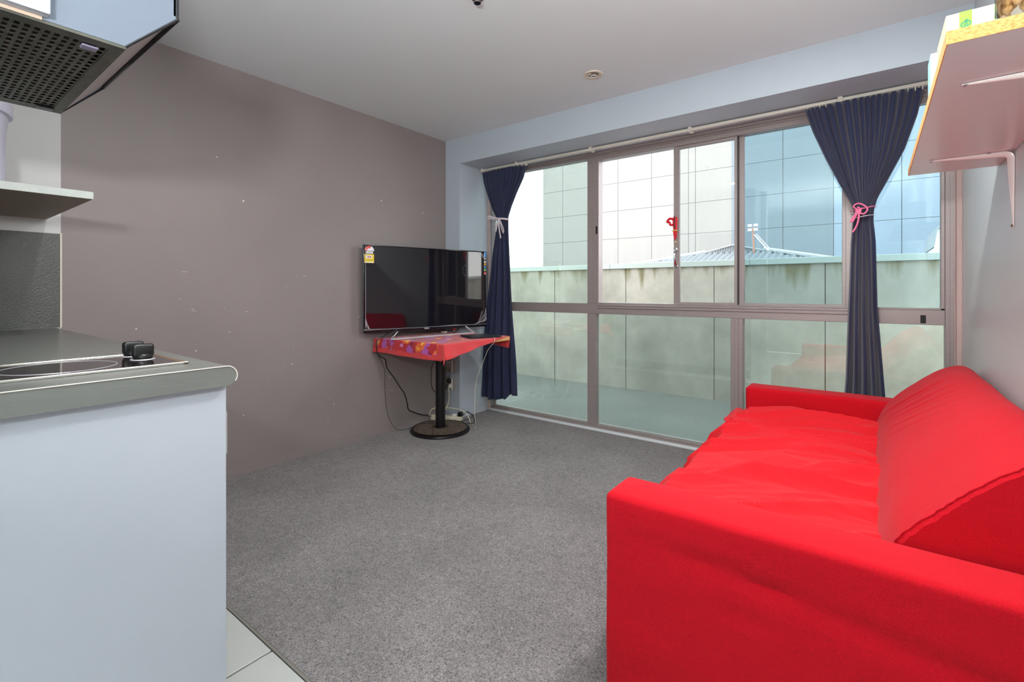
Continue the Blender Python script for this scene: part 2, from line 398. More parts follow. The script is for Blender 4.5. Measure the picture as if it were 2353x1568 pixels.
        if solid: md = o.modifiers.new('thick', 'SOLIDIFY'); md.thickness = solid; md.offset = 0
        return o

def thing(name, loc, label, cat, group=None):
    o = bpy.data.objects.new(name, None); COL.objects.link(o); o.location = loc; o.empty_display_size = .05
    WLOC[o.name] = Vector(loc); o['label'] = label; o['category'] = cat
    if group: o['group'] = group
    return o
def tag(o, label, cat, group=None):
    o['label'] = label; o['category'] = cat
    if group: o['group'] = group
    return o
def struct(o, label=None):
    o['kind'] = 'structure'
    if label: o['label'] = label
    return o
def spline(pts, k=8):
    P = [Vector(p) for p in pts]; out = []
    for i in range(len(P)-1):
        p0 = P[max(i-1, 0)]; p1 = P[i]; p2 = P[i+1]; p3 = P[min(i+2, len(P)-1)]
        for j in range(k):
            t = j/k
            out.append(.5*((2*p1)+(p2-p0)*t+(2*p0-5*p1+4*p2-p3)*t*t+(3*p1-p0-3*p2+p3)*t**3))
    out.append(P[-1]); return out
def place_copy(src_obj, loc, parent):
    c = src_obj.copy(); COL.objects.link(c); c.parent = parent; c.location = Vector(loc)-(WLOC[parent.name] if parent else Vector((0, 0, 0)))
    return c

# ---------------------------------------------------------------- room shell
XL, XR, YW, YB, ZC = -3.0, 0.36, 2.987, -2.6, 2.4
YG = 3.36            # inner face of the window recess (sill line)
floor = struct(MB().box((XL-.1, YB-.1, -.12), (XR+.1, 3.48, -.014)).obj('floor', M['grout']), 'room floor, charcoal carpet towards the window and pale tiles behind it')
MB().box((XL, .728, -.014), (XR, 3.362, 0.0)).obj('carpet', M['carpet'], floor)
MB().box((XL, .719, -.014), (XR, .728, -.001)).obj('carpet_edge_strip', mat('carpet_edge_metal', lin(150, 148, 140), .4, metal=.5), floor)
tp = None
for r in range(10):
    for c in range(12):
        x1 = -1.463+.327*(c-5)+.004; x2 = x1+.319; y2 = .716-.327*r; y1 = y2-.319
        x1 = max(x1, XL); x2 = min(x2, XR); y1 = max(y1, YB)
        if x2-x1 < .03 or y2-y1 < .03: continue
        full = abs(x2-x1-.319) < 1e-4 and abs(y2-y1-.319) < 1e-4
        if full and tp:
            place_copy(tp, ((x1+x2)/2, (y1+y2)/2, -.007), floor)
        else:
            o = MB().box((x1, y1, -.014), (x2, y2, 0), bev=.0015, seg=1).obj('tile', M['tile'], floor)
            if full: tp = o
# left wall: grey feature wall beyond the bench, white kitchen paint beside it
wlft = MB().box((XL-.1, .497, 0), (XL, 3.0, ZC), 0)
wlft.box((XL-.1, YB, 0), (XL, .497, ZC), 1)
wlft = struct(wlft.obj('wall_left', [M['grey_paint'], M['kitchen_white']]), 'grey painted left wall, white beside the kitchen bench')
MB().box((XL, .0, .927), (XL+.004, .497, 1.358)).obj('splashback', M['splash'], wlft)
MB().box((XL, .494, .925), (XL+.005, .500, 1.36)).obj('splashback_edge', M['chip'], wlft)
m = MB()
for (y, z, r) in ((1.30, 1.63, .006), (1.155, 1.86, .004), (2.3, 1.78, .006), (2.72, 1.74, .005), (1.05, .76, .004), (1.6, .62, .004), (1.9, .3, .004), (2.38, .42, .005), (1.3, .35, .003), (2.1, .9, .004), (.78, .9, .004)):
    m.lathe((XL, y, z), [(r, 0), (r*.6, .0015), (.0001, .0018)], 8, axis='x')
rc = random.Random(21)
for k in range(34):
    y = rc.uniform(.9, 2.8); z = rc.uniform(.08, 1.2)
    if rc.random() < .6: m.lathe((XL, y, z), [(.0022, 0), (.0001, .001)], 6, axis='x')
    else: m.box((XL, y, z), (XL+.0008, y+rc.uniform(.008, .03), z+.0015))
m.obj('paint_chips', M['chip'], wlft)['kind'] = 'stuff'
struct(MB().box((XL, .5, 0), (XL+.006, YW, .048)).box((XL, .5, .048), (XL+.004, YW, .05)).obj('baseboard_left', M['grey_paint']))
# front wall with pier and beam round the recess
XO, ZO = -2.831, 2.183
m = MB().box((XL, YW, 0), (XO, 3.50, ZC)).box((XO, YW, ZO), (XR, 3.50, ZC))
wfr = struct(m.obj('wall_front', M['blue_paint']), 'pale blue wall framing the window recess')
m = MB().box((XO, YW-.006, 0), (XO+.006, YG, .085)).box((XL+.006, YW-.006, 0), (XO+.006, YW, .05))
struct(m.obj('baseboard_front', M['blue_paint']))
struct(MB().box((XR, YB, 0), (XR+.1, 3.50, ZC)).obj('wall_right', M['right_paint']), 'pale grey wall on the right behind the sofa')
struct(MB().box((XL-.1, YB-.1, 0), (XR+.1, YB, ZC)).obj('wall_back', M['kitchen_white']))
struct(MB().box((XL, -.22, 0), (-1.14, -.12, ZC)).obj('wall_kitchen', M['kitchen_white']), 'short kitchen wall behind the bench')
struct(MB().box((XL-.1, YB-.1, ZC), (XR+.1, 3.5, ZC+.12)).obj('ceiling', M['ceiling']), 'plain pale ceiling')
# jamb trims and sill strip
struct(MB().box((XO, 3.352, .0), (XO+.012, 3.385, 2.17)).obj('trim_1', M['wood_trim']), 'narrow bare timber strip at the left of the window')
struct(MB().box((.337, 3.36, 0), (XR, 3.42, 2.17), bev=.002, seg=1).box((.332, 3.395, 0), (.337, 3.42, 2.17)).obj('trim_2', M['wood_trim']), 'pinkish timber strip at the right of the window')
struct(MB().box((XO, YG-.002, 0), (XR, 3.40, .010)).obj('trim_3', M['white_trim']), 'white sill strip at the foot of the window')

# ---------------------------------------------------------------- window
ya, yb = 3.405, 3.475
m = MB()
m.box((XO, ya, .010), (XR-.02, yb, .033), bev=.003, seg=1)                     # bottom rail
m.box((XO, ya-.012, .010), (XR-.02, ya, .020))
m.box((XO, ya, 2.145), (XR-.02, yb, ZO), bev=.002, seg=1)                    # head
m.box((XO, ya-.014, 2.163), (XR-.02, ya, ZO))
m.box((XO, ya-.006, 2.150), (XR-.02, ya, 2.157))
m.box((XO+.012, ya, .03), (-2.818, yb, 2.16), bev=.002, seg=1)               # left jamb
m.box((.297, ya, .03), (.337, yb, 2.16), bev=.002, seg=1)                    # right jamb
m.box((.316, ya-.012, .03), (.334, ya, 2.16))
win = struct(m.obj('window_1', M['alu']), 'wide aluminium framed window wall with sliding upper sash')
def wpart(name, *boxes, mt='alu', bev=.002):
    m = MB()
    for a, b in boxes: m.box(a, b, bev=bev, seg=1)
    return m.obj(name, M[mt], win)
wpart('transom', ((-2.818, ya-.004, .910), (.297, yb, .990)), ((-1.74, ya-.012, .955), (-.12, ya-.004, .962)), ((-1.74, ya-.010, .975), (-.12, ya-.004, .981)))
wpart('mullion', ((-1.829, ya-.002, .033), (-1.759, yb, .910)), ((-1.829, ya-.002, .990), (-1.775, yb, 2.145)))
wpart('mullion', ((-.763, ya-.002, .033), (-.688, yb, .910)), ((-.737, ya-.008, .033), (-.714, ya-.002, .910)))
wpart('mullion', ((-.135, ya-.002, .990), (-.075, yb, 2.145)))
wpart('subframe', ((-1.775, ya-.004, .990), (-1.729, yb, 2.145)), ((-1.729, ya, 2.118), (-.135, yb, 2.147)), ((-1.729, ya, .990), (-.135, yb, .999)))
# fixed panes
def pane(x0, x1, z0, z1, y=3.45, mt='glass'):
    return MB().box((x0, y, z0), (x1, y+.005, z1)).obj('pane', M[mt], win)
pane(-2.818, -1.829, .033, .910); pane(-1.759, -.763, .033, .910); pane(-.688, .297, .033, .910)
pane(-2.818, -1.829, .990, 2.145)
# fixed upper light behind the sliding sash, its own stile
wpart('fixed_light_frame', ((-.722, 3.452, .990), (-.688, yb, 2.145)), ((-.155, 3.452, .990), (-.135, yb, 2.145)), ((-.722, 3.44, .990), (-.135, 3.455, 1.012)))
pane(-.690, -.153, 1.012, 2.118, 3.462, 'glass_blue')
# sliding sash
sash = wpart('sliding_sash', ((-1.145, 3.415, .993), (-1.103, 3.442, 2.118)), ((-.742, 3.415, .993), (-.724, 3.442, 2.118)),
             ((-1.103, 3.415, .993), (-.742, 3.442, 1.012)), ((-1.103, 3.415, 2.098), (-.742, 3.442, 2.118)))
MB().box((-1.103, 3.426, 1.012), (-.742, 3.431, 2.098)).obj('sash_glass', M['glass_clear'], sash)
MB().box((-.724, 3.42, .993), (-.718, 3.446, 2.118)).obj('seal', M['alu_dark'], sash)
m = MB(); hp = [(-1.126, 3.414, 1.385), (-1.126, 3.396, 1.378), (-1.128, 3.382, 1.345), (-1.124, 3.384, 1.305), (-1.122, 3.398, 1.272), (-1.122, 3.414, 1.266)]
m.tube(spline(hp, 5), .0055, 0, 8)
m.lathe((-1.126, 3.414, 1.385), [(.0001, -.008), (.012, -.006), (.012, 0)], 12, axis='y').lathe((-1.122, 3.414, 1.266), [(.0001, -.008), (.012, -.006), (.012, 0)], 12, axis='y')
m.obj('handle', M['chrome'], sash)
MB().box((-1.752, 3.396, 1.54), (-1.738, 3.402, 1.60), bev=.001, seg=1).obj('catch', M['black_plastic'], win)
# right upper light with its own frame
wpart('side_light_frame', ((.280, 3.41, .990), (.297, 3.46, 2.145)), ((-.075, 3.41, .990), (.297, 3.46, 1.000)), ((-.075, 3.41, 2.112), (.297, 3.46, 2.145)))
pane(-.075, .281, 1.0, 2.112, 3.44, 'glass_blue')
tag(MB().box((.197, 3.3995, .918), (.220, 3.4008, .962)).obj('black_tape', M['tape']), 'small black rectangle of tape on the window transom', 'tape')

# curtain rail
t = thing('curtain_rail', (-1.3, 3.26, 2.16), 'cream curtain rail along the head of the window', 'rail')
MB().box((-2.822, 3.245, 2.158), (.335, 3.275, 2.176), bev=.003, seg=2).obj('track', M['rail'], t)
for x in (-2.80, -2.42, -1.72, -.98, -.155, .28):
    MB().box((x-.012, 3.238, 2.152), (x+.012, 3.30, 2.183), bev=.002, seg=1).obj('rail_bracket', M['rail'], t)
m = MB()
for k in range(34):
    x = -2.80+.0145*k if k < 34 else 0
    m.box((x-.002, 3.255, 2.140), (x+.002, 3.265, 2.160))
m.obj('hooks', M['rail'], t)['kind'] = 'stuff'
m = MB()
for k in range(36):
    x = -.31+.0145*k
    m.box((x-.002, 3.255, 2.140), (x+.002, 3.265, 2.160))
m.obj('hooks', M['rail'], t)['kind'] = 'stuff'

# ---------------------------------------------------------------- curtains
def curtain(name, prof, y0, nf, label, seed, fd=(.018, .05), zt=2.148, hem=None):
    """prof: list of (z, xl, xr) from top to bottom"""
    zs = [p[0] for p in prof]
    def at(z):
        for i in range(len(prof)-1):
            if prof[i][0] >= z >= prof[i+1][0]:
                t = (prof[i][0]-z)/(prof[i][0]-prof[i+1][0])
                return prof[i][1]+(prof[i+1][1]-prof[i][1])*t, prof[i][2]+(prof[i+1][2]-prof[i][2])*t
        return prof[-1][1:] if z < zs[-1] else prof[0][1:]
    W0 = prof[0][2]-prof[0][1]
    ztie = min(prof, key=lambda p: p[2]-p[1])[0]
    rnd = random.Random(seed); ph = [rnd.uniform(0, 6.28) for _ in range(6)]
    def fn(u, v):
        z = zs[0]+(zs[-1]-zs[0])*v
        if hem: z += hem(u)*max(0, (v-.8)/.2)
        xl, xr = at(max(min(z, zs[0]), zs[-1])); wdt = xr-xl
        pin = min(1, W0/max(wdt, .01)) ; comp = wdt/W0
        below = 1/(1+math.exp((z-ztie)*12))
        uu = u+.018*math.sin(2*PI*2*u+ph[0]+z*1.3)
        # sharp gathers near the top, broad soft folds below the tie
        g = math.sin(2*PI*nf*uu+ph[1]+.8*math.sin(3*uu*PI+ph[2]))
        g = math.copysign(abs(g)**.8, g)
        b = math.sin(2*PI*4.3*uu+ph[3]+.5*math.sin(z*4))+.25*math.sin(2*PI*9*uu+ph[4])
        A = (.016*(1-below))*(.55+.9*abs(noise.noise(Vector((uu*5.3, seed, 2)))))*1.3
        Bm = .020*below*(.5+1.0*min(1, abs(z-ztie)/.8))
        bulge = .03*math.sin(PI*u)
        nz = noise.noise(Vector((uu*9, z*1.6, seed)))*.010
        y = y0-bulge+A*g*(.7+.3*comp)+Bm*b+nz
        x = xl+wdt*u+(.006*comp*math.cos(2*PI*nf*uu+ph[1]))*(1-below)
        return Vector((x, y, z))
    m = MB().grid(fn, 220, 110)
    return tag(m.obj(name, M['navy'], solid=.002), label, 'curtain')
cl = curtain('curtain', [(2.150, -2.81, -2.335), (2.05, -2.790, -2.365), (1.93, -2.745, -2.435), (1.82, -2.70, -2.49), (1.735, -2.650, -2.522), (1.70, -2.640, -2.522), (1.60, -2.655, -2.515),
    (1.35, -2.70, -2.492), (1.0, -2.745, -2.468), (.6, -2.778, -2.447), (.145, -2.803, -2.425)], 3.27, 15,
    'navy curtain at the left end of the window, gathered by a white ribbon', 3, hem=lambda u: -.012*math.sin(u*6)+.045/(1+math.exp(-(u-.78)*60)))
cr = curtain('curtain', [(2.150, -.322, .205), (2.02, -.285, .180), (1.85, -.222, .128), (1.70, -.160, .060), (1.60, -.112, .012), (1.535, -.092, -.004), (1.48, -.098, -.006), (1.36, -.107, .004),
    (1.0, -.119, .012), (.6, -.130, .040), (.30, -.15, .062)], 3.27, 17,
    'navy curtain at the right end of the window behind the sofa, tied with pink cord', 11)
# white ribbon
t = thing('curtain_tie', (-2.59, 3.2, 1.715), 'white ribbon bow tied round the left curtain', 'curtain tie')
def strip(name, pts, wd, mt, par, th=.0015, up=(0, 0, 1)):
    P = spline(pts, 5); m = MB(); vs = []; fs = []
    for i, p in enumerate(P):
        tdir = (P[min(i+1, len(P)-1)]-P[max(i-1, 0)]).normalized(); n = Vector((0, -1, 0))
        s_ = tdir.cross(n); s_ = s_.normalized() if s_.length > .01 else Vector(up)
        vs += [p-s_*wd/2, p+s_*wd/2]
    for i in range(len(P)-1): fs.append([2*i, 2*i+1, 2*i+3, 2*i+2])
    m.add(vs, fs, 0, True); return m.obj(name, M[mt], par, solid=th)
strip('band', [(-2.655, 3.262, 1.705), (-2.63, 3.222, 1.712), (-2.58, 3.208, 1.712), (-2.54, 3.222, 1.710), (-2.512, 3.262, 1.706)], .016, 'white_ribbon', t)
strip('loop', [(-2.575, 3.200, 1.712), (-2.625, 3.190, 1.724), (-2.672, 3.186, 1.738), (-2.690, 3.19, 1.731), (-2.66, 3.195, 1.718), (-2.575, 3.200, 1.708)], .012, 'white_ribbon', t)
strip('loop', [(-2.568, 3.200, 1.712), (-2.535, 3.190, 1.660), (-2.512, 3.188, 1.610), (-2.52, 3.192, 1.585), (-2.545, 3.196, 1.640), (-2.568, 3.2, 1.705)], .010, 'white_ribbon', t)
strip('tail', [(-2.575, 3.199, 1.712), (-2.585, 3.19, 1.66), (-2.600, 3.19, 1.60)], .015, 'white_ribbon', t)
strip('tail', [(-2.570, 3.199, 1.708), (-2.565, 3.19, 1.64), (-2.545, 3.19, 1.54)], .015, 'white_ribbon', t)
# pink cord
t = thing('curtain_tie', (-.06, 3.2, 1.53), 'pink cord knotted round the right curtain', 'curtain tie')
MB().tube(spline([(-.107, 3.262, 1.535), (-.09, 3.215, 1.535), (-.05, 3.200, 1.540), (-.01, 3.215, 1.548), (.004, 3.262, 1.552)], 6), .0032).obj('band', M['pink_cord'], t)
MB().tube(spline([(-.075, 3.198, 1.535), (-.092, 3.190, 1.552), (-.072, 3.186, 1.566), (-.045, 3.186, 1.553), (-.031, 3.188, 1.530), (-.045, 3.188, 1.509), (-.062, 3.190, 1.515), (-.06, 3.194, 1.535), (-.075, 3.196, 1.548)], 6), .0042).obj('knot_loop', M['pink_cord'], t)
MB().tube(spline([(-.078, 3.196, 1.540), (-.083, 3.188, 1.512), (-.099, 3.188, 1.482), (-.103, 3.188, 1.470), (-.094, 3.188, 1.474), (-.080, 3.190, 1.505), (-.070, 3.192, 1.532)], 6), .0042).obj('knot_loop', M['pink_cord'], t)
MB().tube(spline([(-.068, 3.194, 1.535), (-.068, 3.188, 1.50), (-.074, 3.188, 1.460), (-.088, 3.188, 1.425), (-.098, 3.188, 1.413)], 6), .0045).obj('cord_end', M['pink_cord'], t)
MB().tube(spline([(-.105, 3.262, 1.492), (-.07, 3.205, 1.494), (-.03, 3.203, 1.500), (-.004, 3.262, 1.508)], 6), .0022).obj('white_string', M['white_ribbon'], t)['label'] = 'thin white string below the pink cord'

# red charm hanging from the sash
t = thing('hanging_charm', (-1.126, 3.39, 1.52), 'red silk charm with gold beads hung on the sash stile above its handle', 'ornament')
MB().lathe((-1.128, 3.398, 0), [(.0001, 1.452), (.008, 1.465), (.014, 1.50), (.015, 1.515)], 10).obj('tassel', M['red_orn'], t)
MB().lathe((-1.128, 3.398, 0), [(.013, 1.525), (.016, 1.55), (.019, 1.60), (.014, 1.615), (.0001, 1.618)], 10).obj('pouch', M['red_orn'], t)
for dx in (-.013, .0, .012): MB().lathe((-1.128+dx, 3.390, 1.520), [(.0001, -.007), (.006, -.003), (.006, .003), (.0001, .007)], 8).obj('bead', M['gold'], t)
MB().lathe((-1.124, 3.398, 1.435), [(.0001, -.012), (.004, -.004), (.004, .006), (.0001, .012)], 8).obj('bead', M['gold'], t)
MB().box((-1.128, 3.376, 1.535), (-1.122, 3.384, 1.625), bev=.002).obj('hanger', M['black_plastic'], t)
MB().tube(spline([(-1.14, 3.385, 1.60), (-1.16, 3.382, 1.605), (-1.180, 3.385, 1.585), (-1.163, 3.385, 1.578), (-1.158, 3.385, 1.562), (-1.142, 3.388, 1.56)], 4), .0085, n=8).obj('bow', M['red_orn'], t)

# ---------------------------------------------------------------- ceiling fittings
t = thing('ceiling_downlight', (-1.353, 2.590, ZC), 'round recessed ceiling downlight near the window beam with a curled tube', 'light')
MB().lathe((-1.353, 2.590, ZC), [(.058, -.001), (.056, -.006), (.050, -.008), (.042, -.006), (.034, -.001), (.030, -.0005)], 40).obj('trim_ring', M['down_white'], t)
MB().lathe((-1.353, 2.590, ZC), [(.034, -.0015), (.0001, -.001)], 32).obj('recess', mat('recess_shadow_grey', lin(150, 140, 122), .6), t)
MB().tube([Vector((-1.350+.017*math.cos(a/16*2*PI*.92), 2.592+.017*math.sin(a/16*2*PI*.92), ZC-.012)) for a in range(17)], .0038).obj('tube', M['lamp_tube'], t)
MB().tube([Vector((-1.360+.026*math.cos(1.6+a/12*3.4), 2.588+.026*math.sin(1.6+a/12*3.4), ZC-.007)) for a in range(13)], .0032).obj('tube', M['lamp_tube'], t)
t = thing('ceiling_downlight', (-1.378, .61, ZC), 'lit round ceiling downlight over the tiles, seen mirrored in the window', 'light')
MB().lathe((-1.378, .61, ZC), [(.055, -.001), (.053, -.006), (.040, -.006)], 32).obj('trim_ring', M['down_white'], t)
MB().lathe((-1.378, .61, ZC), [(.040, -.005), (.0001, -.005)], 32).obj('lamp_face', M['lamp_lit'], t)
t = thing('sprinkler', (-1.409, 1.60, ZC), 'small dull metal sprinkler head at the top edge of the ceiling view', 'sprinkler')
MB().lathe((-1.409, 1.60, ZC), [(.028, 0), (.026, -.006), (.012, -.008), (.010, -.02), (.0001, -.021)], 20).obj('body', mat('dull_brass', lin(140, 125, 115), .5, metal=.6), t)
MB().lathe((-1.409, 1.60, ZC-.021), [(.0001, 0), (.016, -.001), (.016, -.003), (.0001, -.003)], 20).obj('deflector', M['chrome'], t)

# ---------------------------------------------------------------- kitchen bench
bx1 = -1.18; by1 = .497; zt = .925; th = .045
m = MB(); prof = [(-.12, zt-th)]
prof += [(by1-th/2+th/2*math.cos(a), zt-th/2+th/2*math.sin(a)) for a in [(-PI/2+PI*k/10) for k in range(11)]]
prof += [(-.12, zt)]
m.prism(prof, 'x', XL+.001, bx1)
wt = tag(m.obj('worktop', M['worktop']), 'grey laminate worktop with rounded front edge on the kitchen bench', 'worktop')
rim = [(bx1+.0012, by1-th/2+(th/2+.0003)*math.cos(a), zt-th/2+(th/2+.0003)*math.sin(a)) for a in [(-.6+(PI/2+.6)*k/10) for k in range(11)]]+[(bx1+.0012, y, zt+.0003) for y in (.35, .2, .05, -.1)]
MB().tube(rim, .0011, n=5).obj('worn_edge', M['chip'], wt)
t = thing('bench_cabinet', (-2.1, .15, 0), 'white laminate kitchen bench cabinet under the grey worktop', 'cabinet')
MB().box((XL+.002, -.118, .10), (-1.222, .46, zt-th)).obj('body', M['cabinet'], t)
MB().box((-1.222, -.118, 0), (-1.204, .484, zt-th), bev=.0015, seg=1).obj('end_panel', M['cabinet'], t)
MB().box((XL+.002, -.1, 0), (-1.222, .42, .10)).obj('plinth', M['worktop'], t)
for k in range(4):
    x0 = XL+.006+k*.443
    d = MB().box((x0, .462, .11), (x0+.439, .480, zt-th-.006), bev=.0015, seg=1).obj('door', M['cabinet'], t)
    MB().tube([(x0+.40, .480, .80), (x0+.40, .505, .80), (x0+.40, .505, .70), (x0+.40, .480, .70)], .005, n=6).obj('handle', M['steel'], d)

# cooktop
hx0, hx1, hy0, hy1 = -1.562, -1.291, -.07, .437
t = thing('cooktop', (-1.43, .18, zt), 'black glass two-ring cooktop with a metal rim set in the worktop', 'cooktop')
MB().box((hx0+.006, hy0+.006, zt), (hx1-.006, hy1-.012, zt+.0035), bev=.001, seg=1).obj('glass_plate', M['hob_glass'], t)
m = MB().box((hx1-.006, hy0, zt), (hx1, hy1, zt+.006), bev=.0015, seg=1).box((hx0, hy0, zt), (hx0+.006, hy1, zt+.006), bev=.0015, seg=1).box((hx0, hy0, zt), (hx1, hy0+.006, zt+.006), bev=.0015, seg=1)
m.obj('metal_rim', M['hob_trim'], t)
MB().box((hx0, hy1-.012, zt), (hx1, hy1, zt+.004), bev=.001, seg=1).obj('front_trim', mat('stained_front_trim', lin(125, 100, 78), .4, metal=.4), t)
for (yy, rr) in ((.235, .098), (.02, .075)):
    MB().tube([Vector((-1.43+rr*math.cos(a*2*PI/48), yy+rr*math.sin(a*2*PI/48), zt+.0036)) for a in range(49)], .0009, n=4).obj('ring', M['steel'], t)
for (kx, ky) in ((-1.442, .388), (-1.532, .392)):
    k = MB().lathe((kx, ky, zt+.0035), [(.018, .001), (.0205, .004), (.020, .010), (.016, .013)], 28, capb=True, capt=True)
    k = k.obj('knob', M['black_plastic'], t)
    MB().box((kx-.010, ky-.0225, zt+.009), (kx+.010, ky+.0225, zt+.041), bev=.007, seg=4).obj('grip', M['black_plastic'], k)
    MB().lathe((kx, ky, zt+.0036), [(.0235, 0), (.0245, .0014), (.0255, 0)], 32).obj('knob_ring', M['steel'], k)

# ---------------------------------------------------------------- range hood
hX1, hX0 = -1.23, -1.83
zb, zf, yf0, yf1 = 1.598, 1.700, .303, .397
t = thing('range_hood', (-1.53, .1, 1.6), 'grey range hood with perforated filter and black front edge', 'range hood')
m = MB()
side = [(-.12, zb+.004), (yf0, zb+.004), (yf1-.004, zf), (yf1-.004, 1.82), (-.12, 1.82)]
m.prism(side, 'x', hX1-.012, hX1).prism(side, 'x', hX0, hX0+.012)
m.box((hX0, yf1-.01, zf+.004), (hX1, yf1-.004, 1.82)).box((hX0, -.12, 1.81), (hX1, yf1-.004, 1.82))
m.add([(hX0+.012, yf0, zb+.004), (hX1-.012, yf0, zb+.004), (hX1-.012, yf1-.01, zf), (hX0+.012, yf1-.01, zf)], [[0, 1, 2, 3]])
m.obj('body', M['hood_body'], t)
m = MB()
m.box((hX0-.001, yf1-.006, zf-.002), (hX1+.001, yf1, 1.822), bev=.001, seg=1)
m.obj('front_trim', M['hood_black'], t)
m = MB()
for xx in (hX0, hX1):
    m.tube([(xx, yf0, zb+.003), (xx, yf1-.002, zf-.001)], .0028, n=6)
m.tube([(hX0, yf1-.001, zf-.002), (hX1, yf1-.001, zf-.002)], .003, n=6).tube([(hX0, yf0+.001, zb), (hX0, -.12, zb)], .002, n=6)
m.obj('edge_seal', M['hood_black'], t)
MB().prism([(yf0+.003, zb+.006), (yf1-.008, zf-.001), (yf1-.008, zf+.001), (yf0+.003, zb+.008)], 'x', hX0+.004, hX1-.004).obj('visor', mat('hood_visor_beige', lin(165, 158, 154), .3), t)
# perforated filter: frame plus a punched plate built from bars
fr = MB()
fr.box((hX0+.001, -.119, zb-.002), (hX0+.028, yf0-.022, zb+.004)).box((hX1-.03, -.119, zb-.002), (hX1-.001, yf0-.022, zb+.004)).box((hX0+.001, yf0-.022, zb-.002), (hX1-.001, yf0, zb+.004))
fr.obj('filter_frame', M['hood_filter'], t)
pit = .0185; bar = .0075
gx0, gx1, gy0, gy1 = hX0+.028, hX1-.03, -.118, yf0-.022
m = MB(); nx = int((gx1-gx0)/.0245); ny = int((gy1-gy0)/.0135)
px_, py_ = (gx1-gx0)/nx, (gy1-gy0)/ny
for i in range(nx+1):
    x = gx0+i*px_; m.box((x-bar/2, gy0, zb), (x+bar/2, gy1, zb+.0012))
for j in range(ny+1):
    y = gy0+j*py_; m.box((gx0, y-.0030, zb+.0001), (gx1, y+.0030, zb+.0011))
m.obj('filter_mesh', M['hood_filter'], t)['kind'] = 'stuff'
MB().box((gx0, gy0, zb+.010), (gx1, gy1, zb+.012)).obj('filter_backing', mat('greasy_backing', lin(70, 58, 40), .5, metal=.4, var=.5, vscale=40), t)
MB().box((hX1-.058, yf0-.062, zb-.006), (hX1-.036, yf0-.036, zb-.002), bev=.001, seg=1).obj('filter_catch', mat('lilac_catch', lin(130, 125, 150), .4), t)
MB().box((hX0+.02, yf0-.055, zb-.006), (hX0+.045, yf0-.02, zb-.001), bev=.001, seg=1).obj('filter_catch', M['hood_black'], t)
# overhead cabinet beside the hood
t = thing('overhead_cabinet', (-1.195, .03, 1.6), 'white overhead cabinet panel in front of the range hood', 'cabinet')
MB().box((-1.228, -.12, 1.606), (-1.205, .186, 2.38), bev=.0015, seg=1).obj('end_panel', M['cabinet'], t)
MB().box((-1.238, -.12, 1.600), (-1.2285, .178, 1.612)).obj('bottom_rail', mat('tan_cabinet_underside', lin(176, 156, 138), .5), t)
# microwave shelf on the kitchen side
t = thing('kitchen_shelf', (-2.6, .2, 1.42), 'pale edged shelf on the kitchen wall under the range hood', 'shelf')
MB().box((XL+.001, -.12, 1.420), (-2.205, .449, 1.421)).obj('underside', M['shelf_under'], t)
MB().box((XL+.001, -.12, 1.421), (-2.205, .449, 1.445)).obj('board', M['shelf_edge'], t)
MB().box((-2.206, -.12, 1.4205), (-2.203, .450, 1.4455)).obj('edge_strip', M['shelf_edge'], t)
t = thing('storage_tub', (-2.72, .2, 1.445), 'pale lilac plastic lined tub standing on the kitchen shelf', 'tub')
def tubfn(r0, z0, r1, z1, segs=28): pass
m = MB()
m.lathe((-2.70, .105, 0), [(.193, 1.446), (.190, 1.48), (.181, 1.53), (.181, 1.60), (.184, 1.70), (.190, 1.745), (.193, 1.765)], 40, capb=True)
m.obj('body', M['lilac'], t)
MB().lathe((-2.70, .105, 0), [(.193, 1.762), (.203, 1.765), (.204, 1.81), (.200, 1.815), (.0001, 1.815)], 40).obj('rim', M['lilac'], t)

# ---------------------------------------------------------------- pedestal table, cloth, TV
t = thing('pedestal_table', (-2.70, 2.63, 0), 'black pedestal table with pale wooden top under the red cloth', 'table')
MB().box((-2.985, 2.235, .705), (-2.265, 2.955, .735), bev=.006, seg=3).obj('tabletop', M['table_wood'], t)
MB().lathe((-2.70, 2.63, 0), [(.0375, .02), (.0375, .70), (.075, .703)], 32).obj('column', M['black_metal'], t)
b = MB().lathe((-2.70, 2.63, 0), [(.228, 0), (.232, .008), (.229, .018), (.218, .026), (.208, .027), (.205, .022), (.07, .030), (.045, .036), (.0001, .036)], 64).obj('base', M['black_metal'], t)
m = MB(); q = .0215
for fam in (0, 1):
    k = -12
    while k <= 12:
        off = k*q
        if abs(off) < .2:
            L_ = math.sqrt(.203**2-off**2); a = PI/4 if fam else -PI/4
            d = Vector((math.cos(a), math.sin(a), 0)); n_ = Vector((-d.y, d.x, 0)); c = Vector((-2.70, 2.63, 0))+n_*off
            def zz(p): r = (Vector((p.x, p.y, 0))-Vector((-2.70, 2.63, 0))).length; return .022+.008*(1-min(1, max(0, (r-.07)/.135)))
            pts = [c+d*(-L_+2*L_*i/8) for i in range(9)]
            m.tube([Vector((p.x, p.y, zz(p)+.0015)) for p in pts], .0036, n=4)
        k += 1
m.obj('lattice_pattern', M['rusty_black'], b)['kind'] = 'stuff'
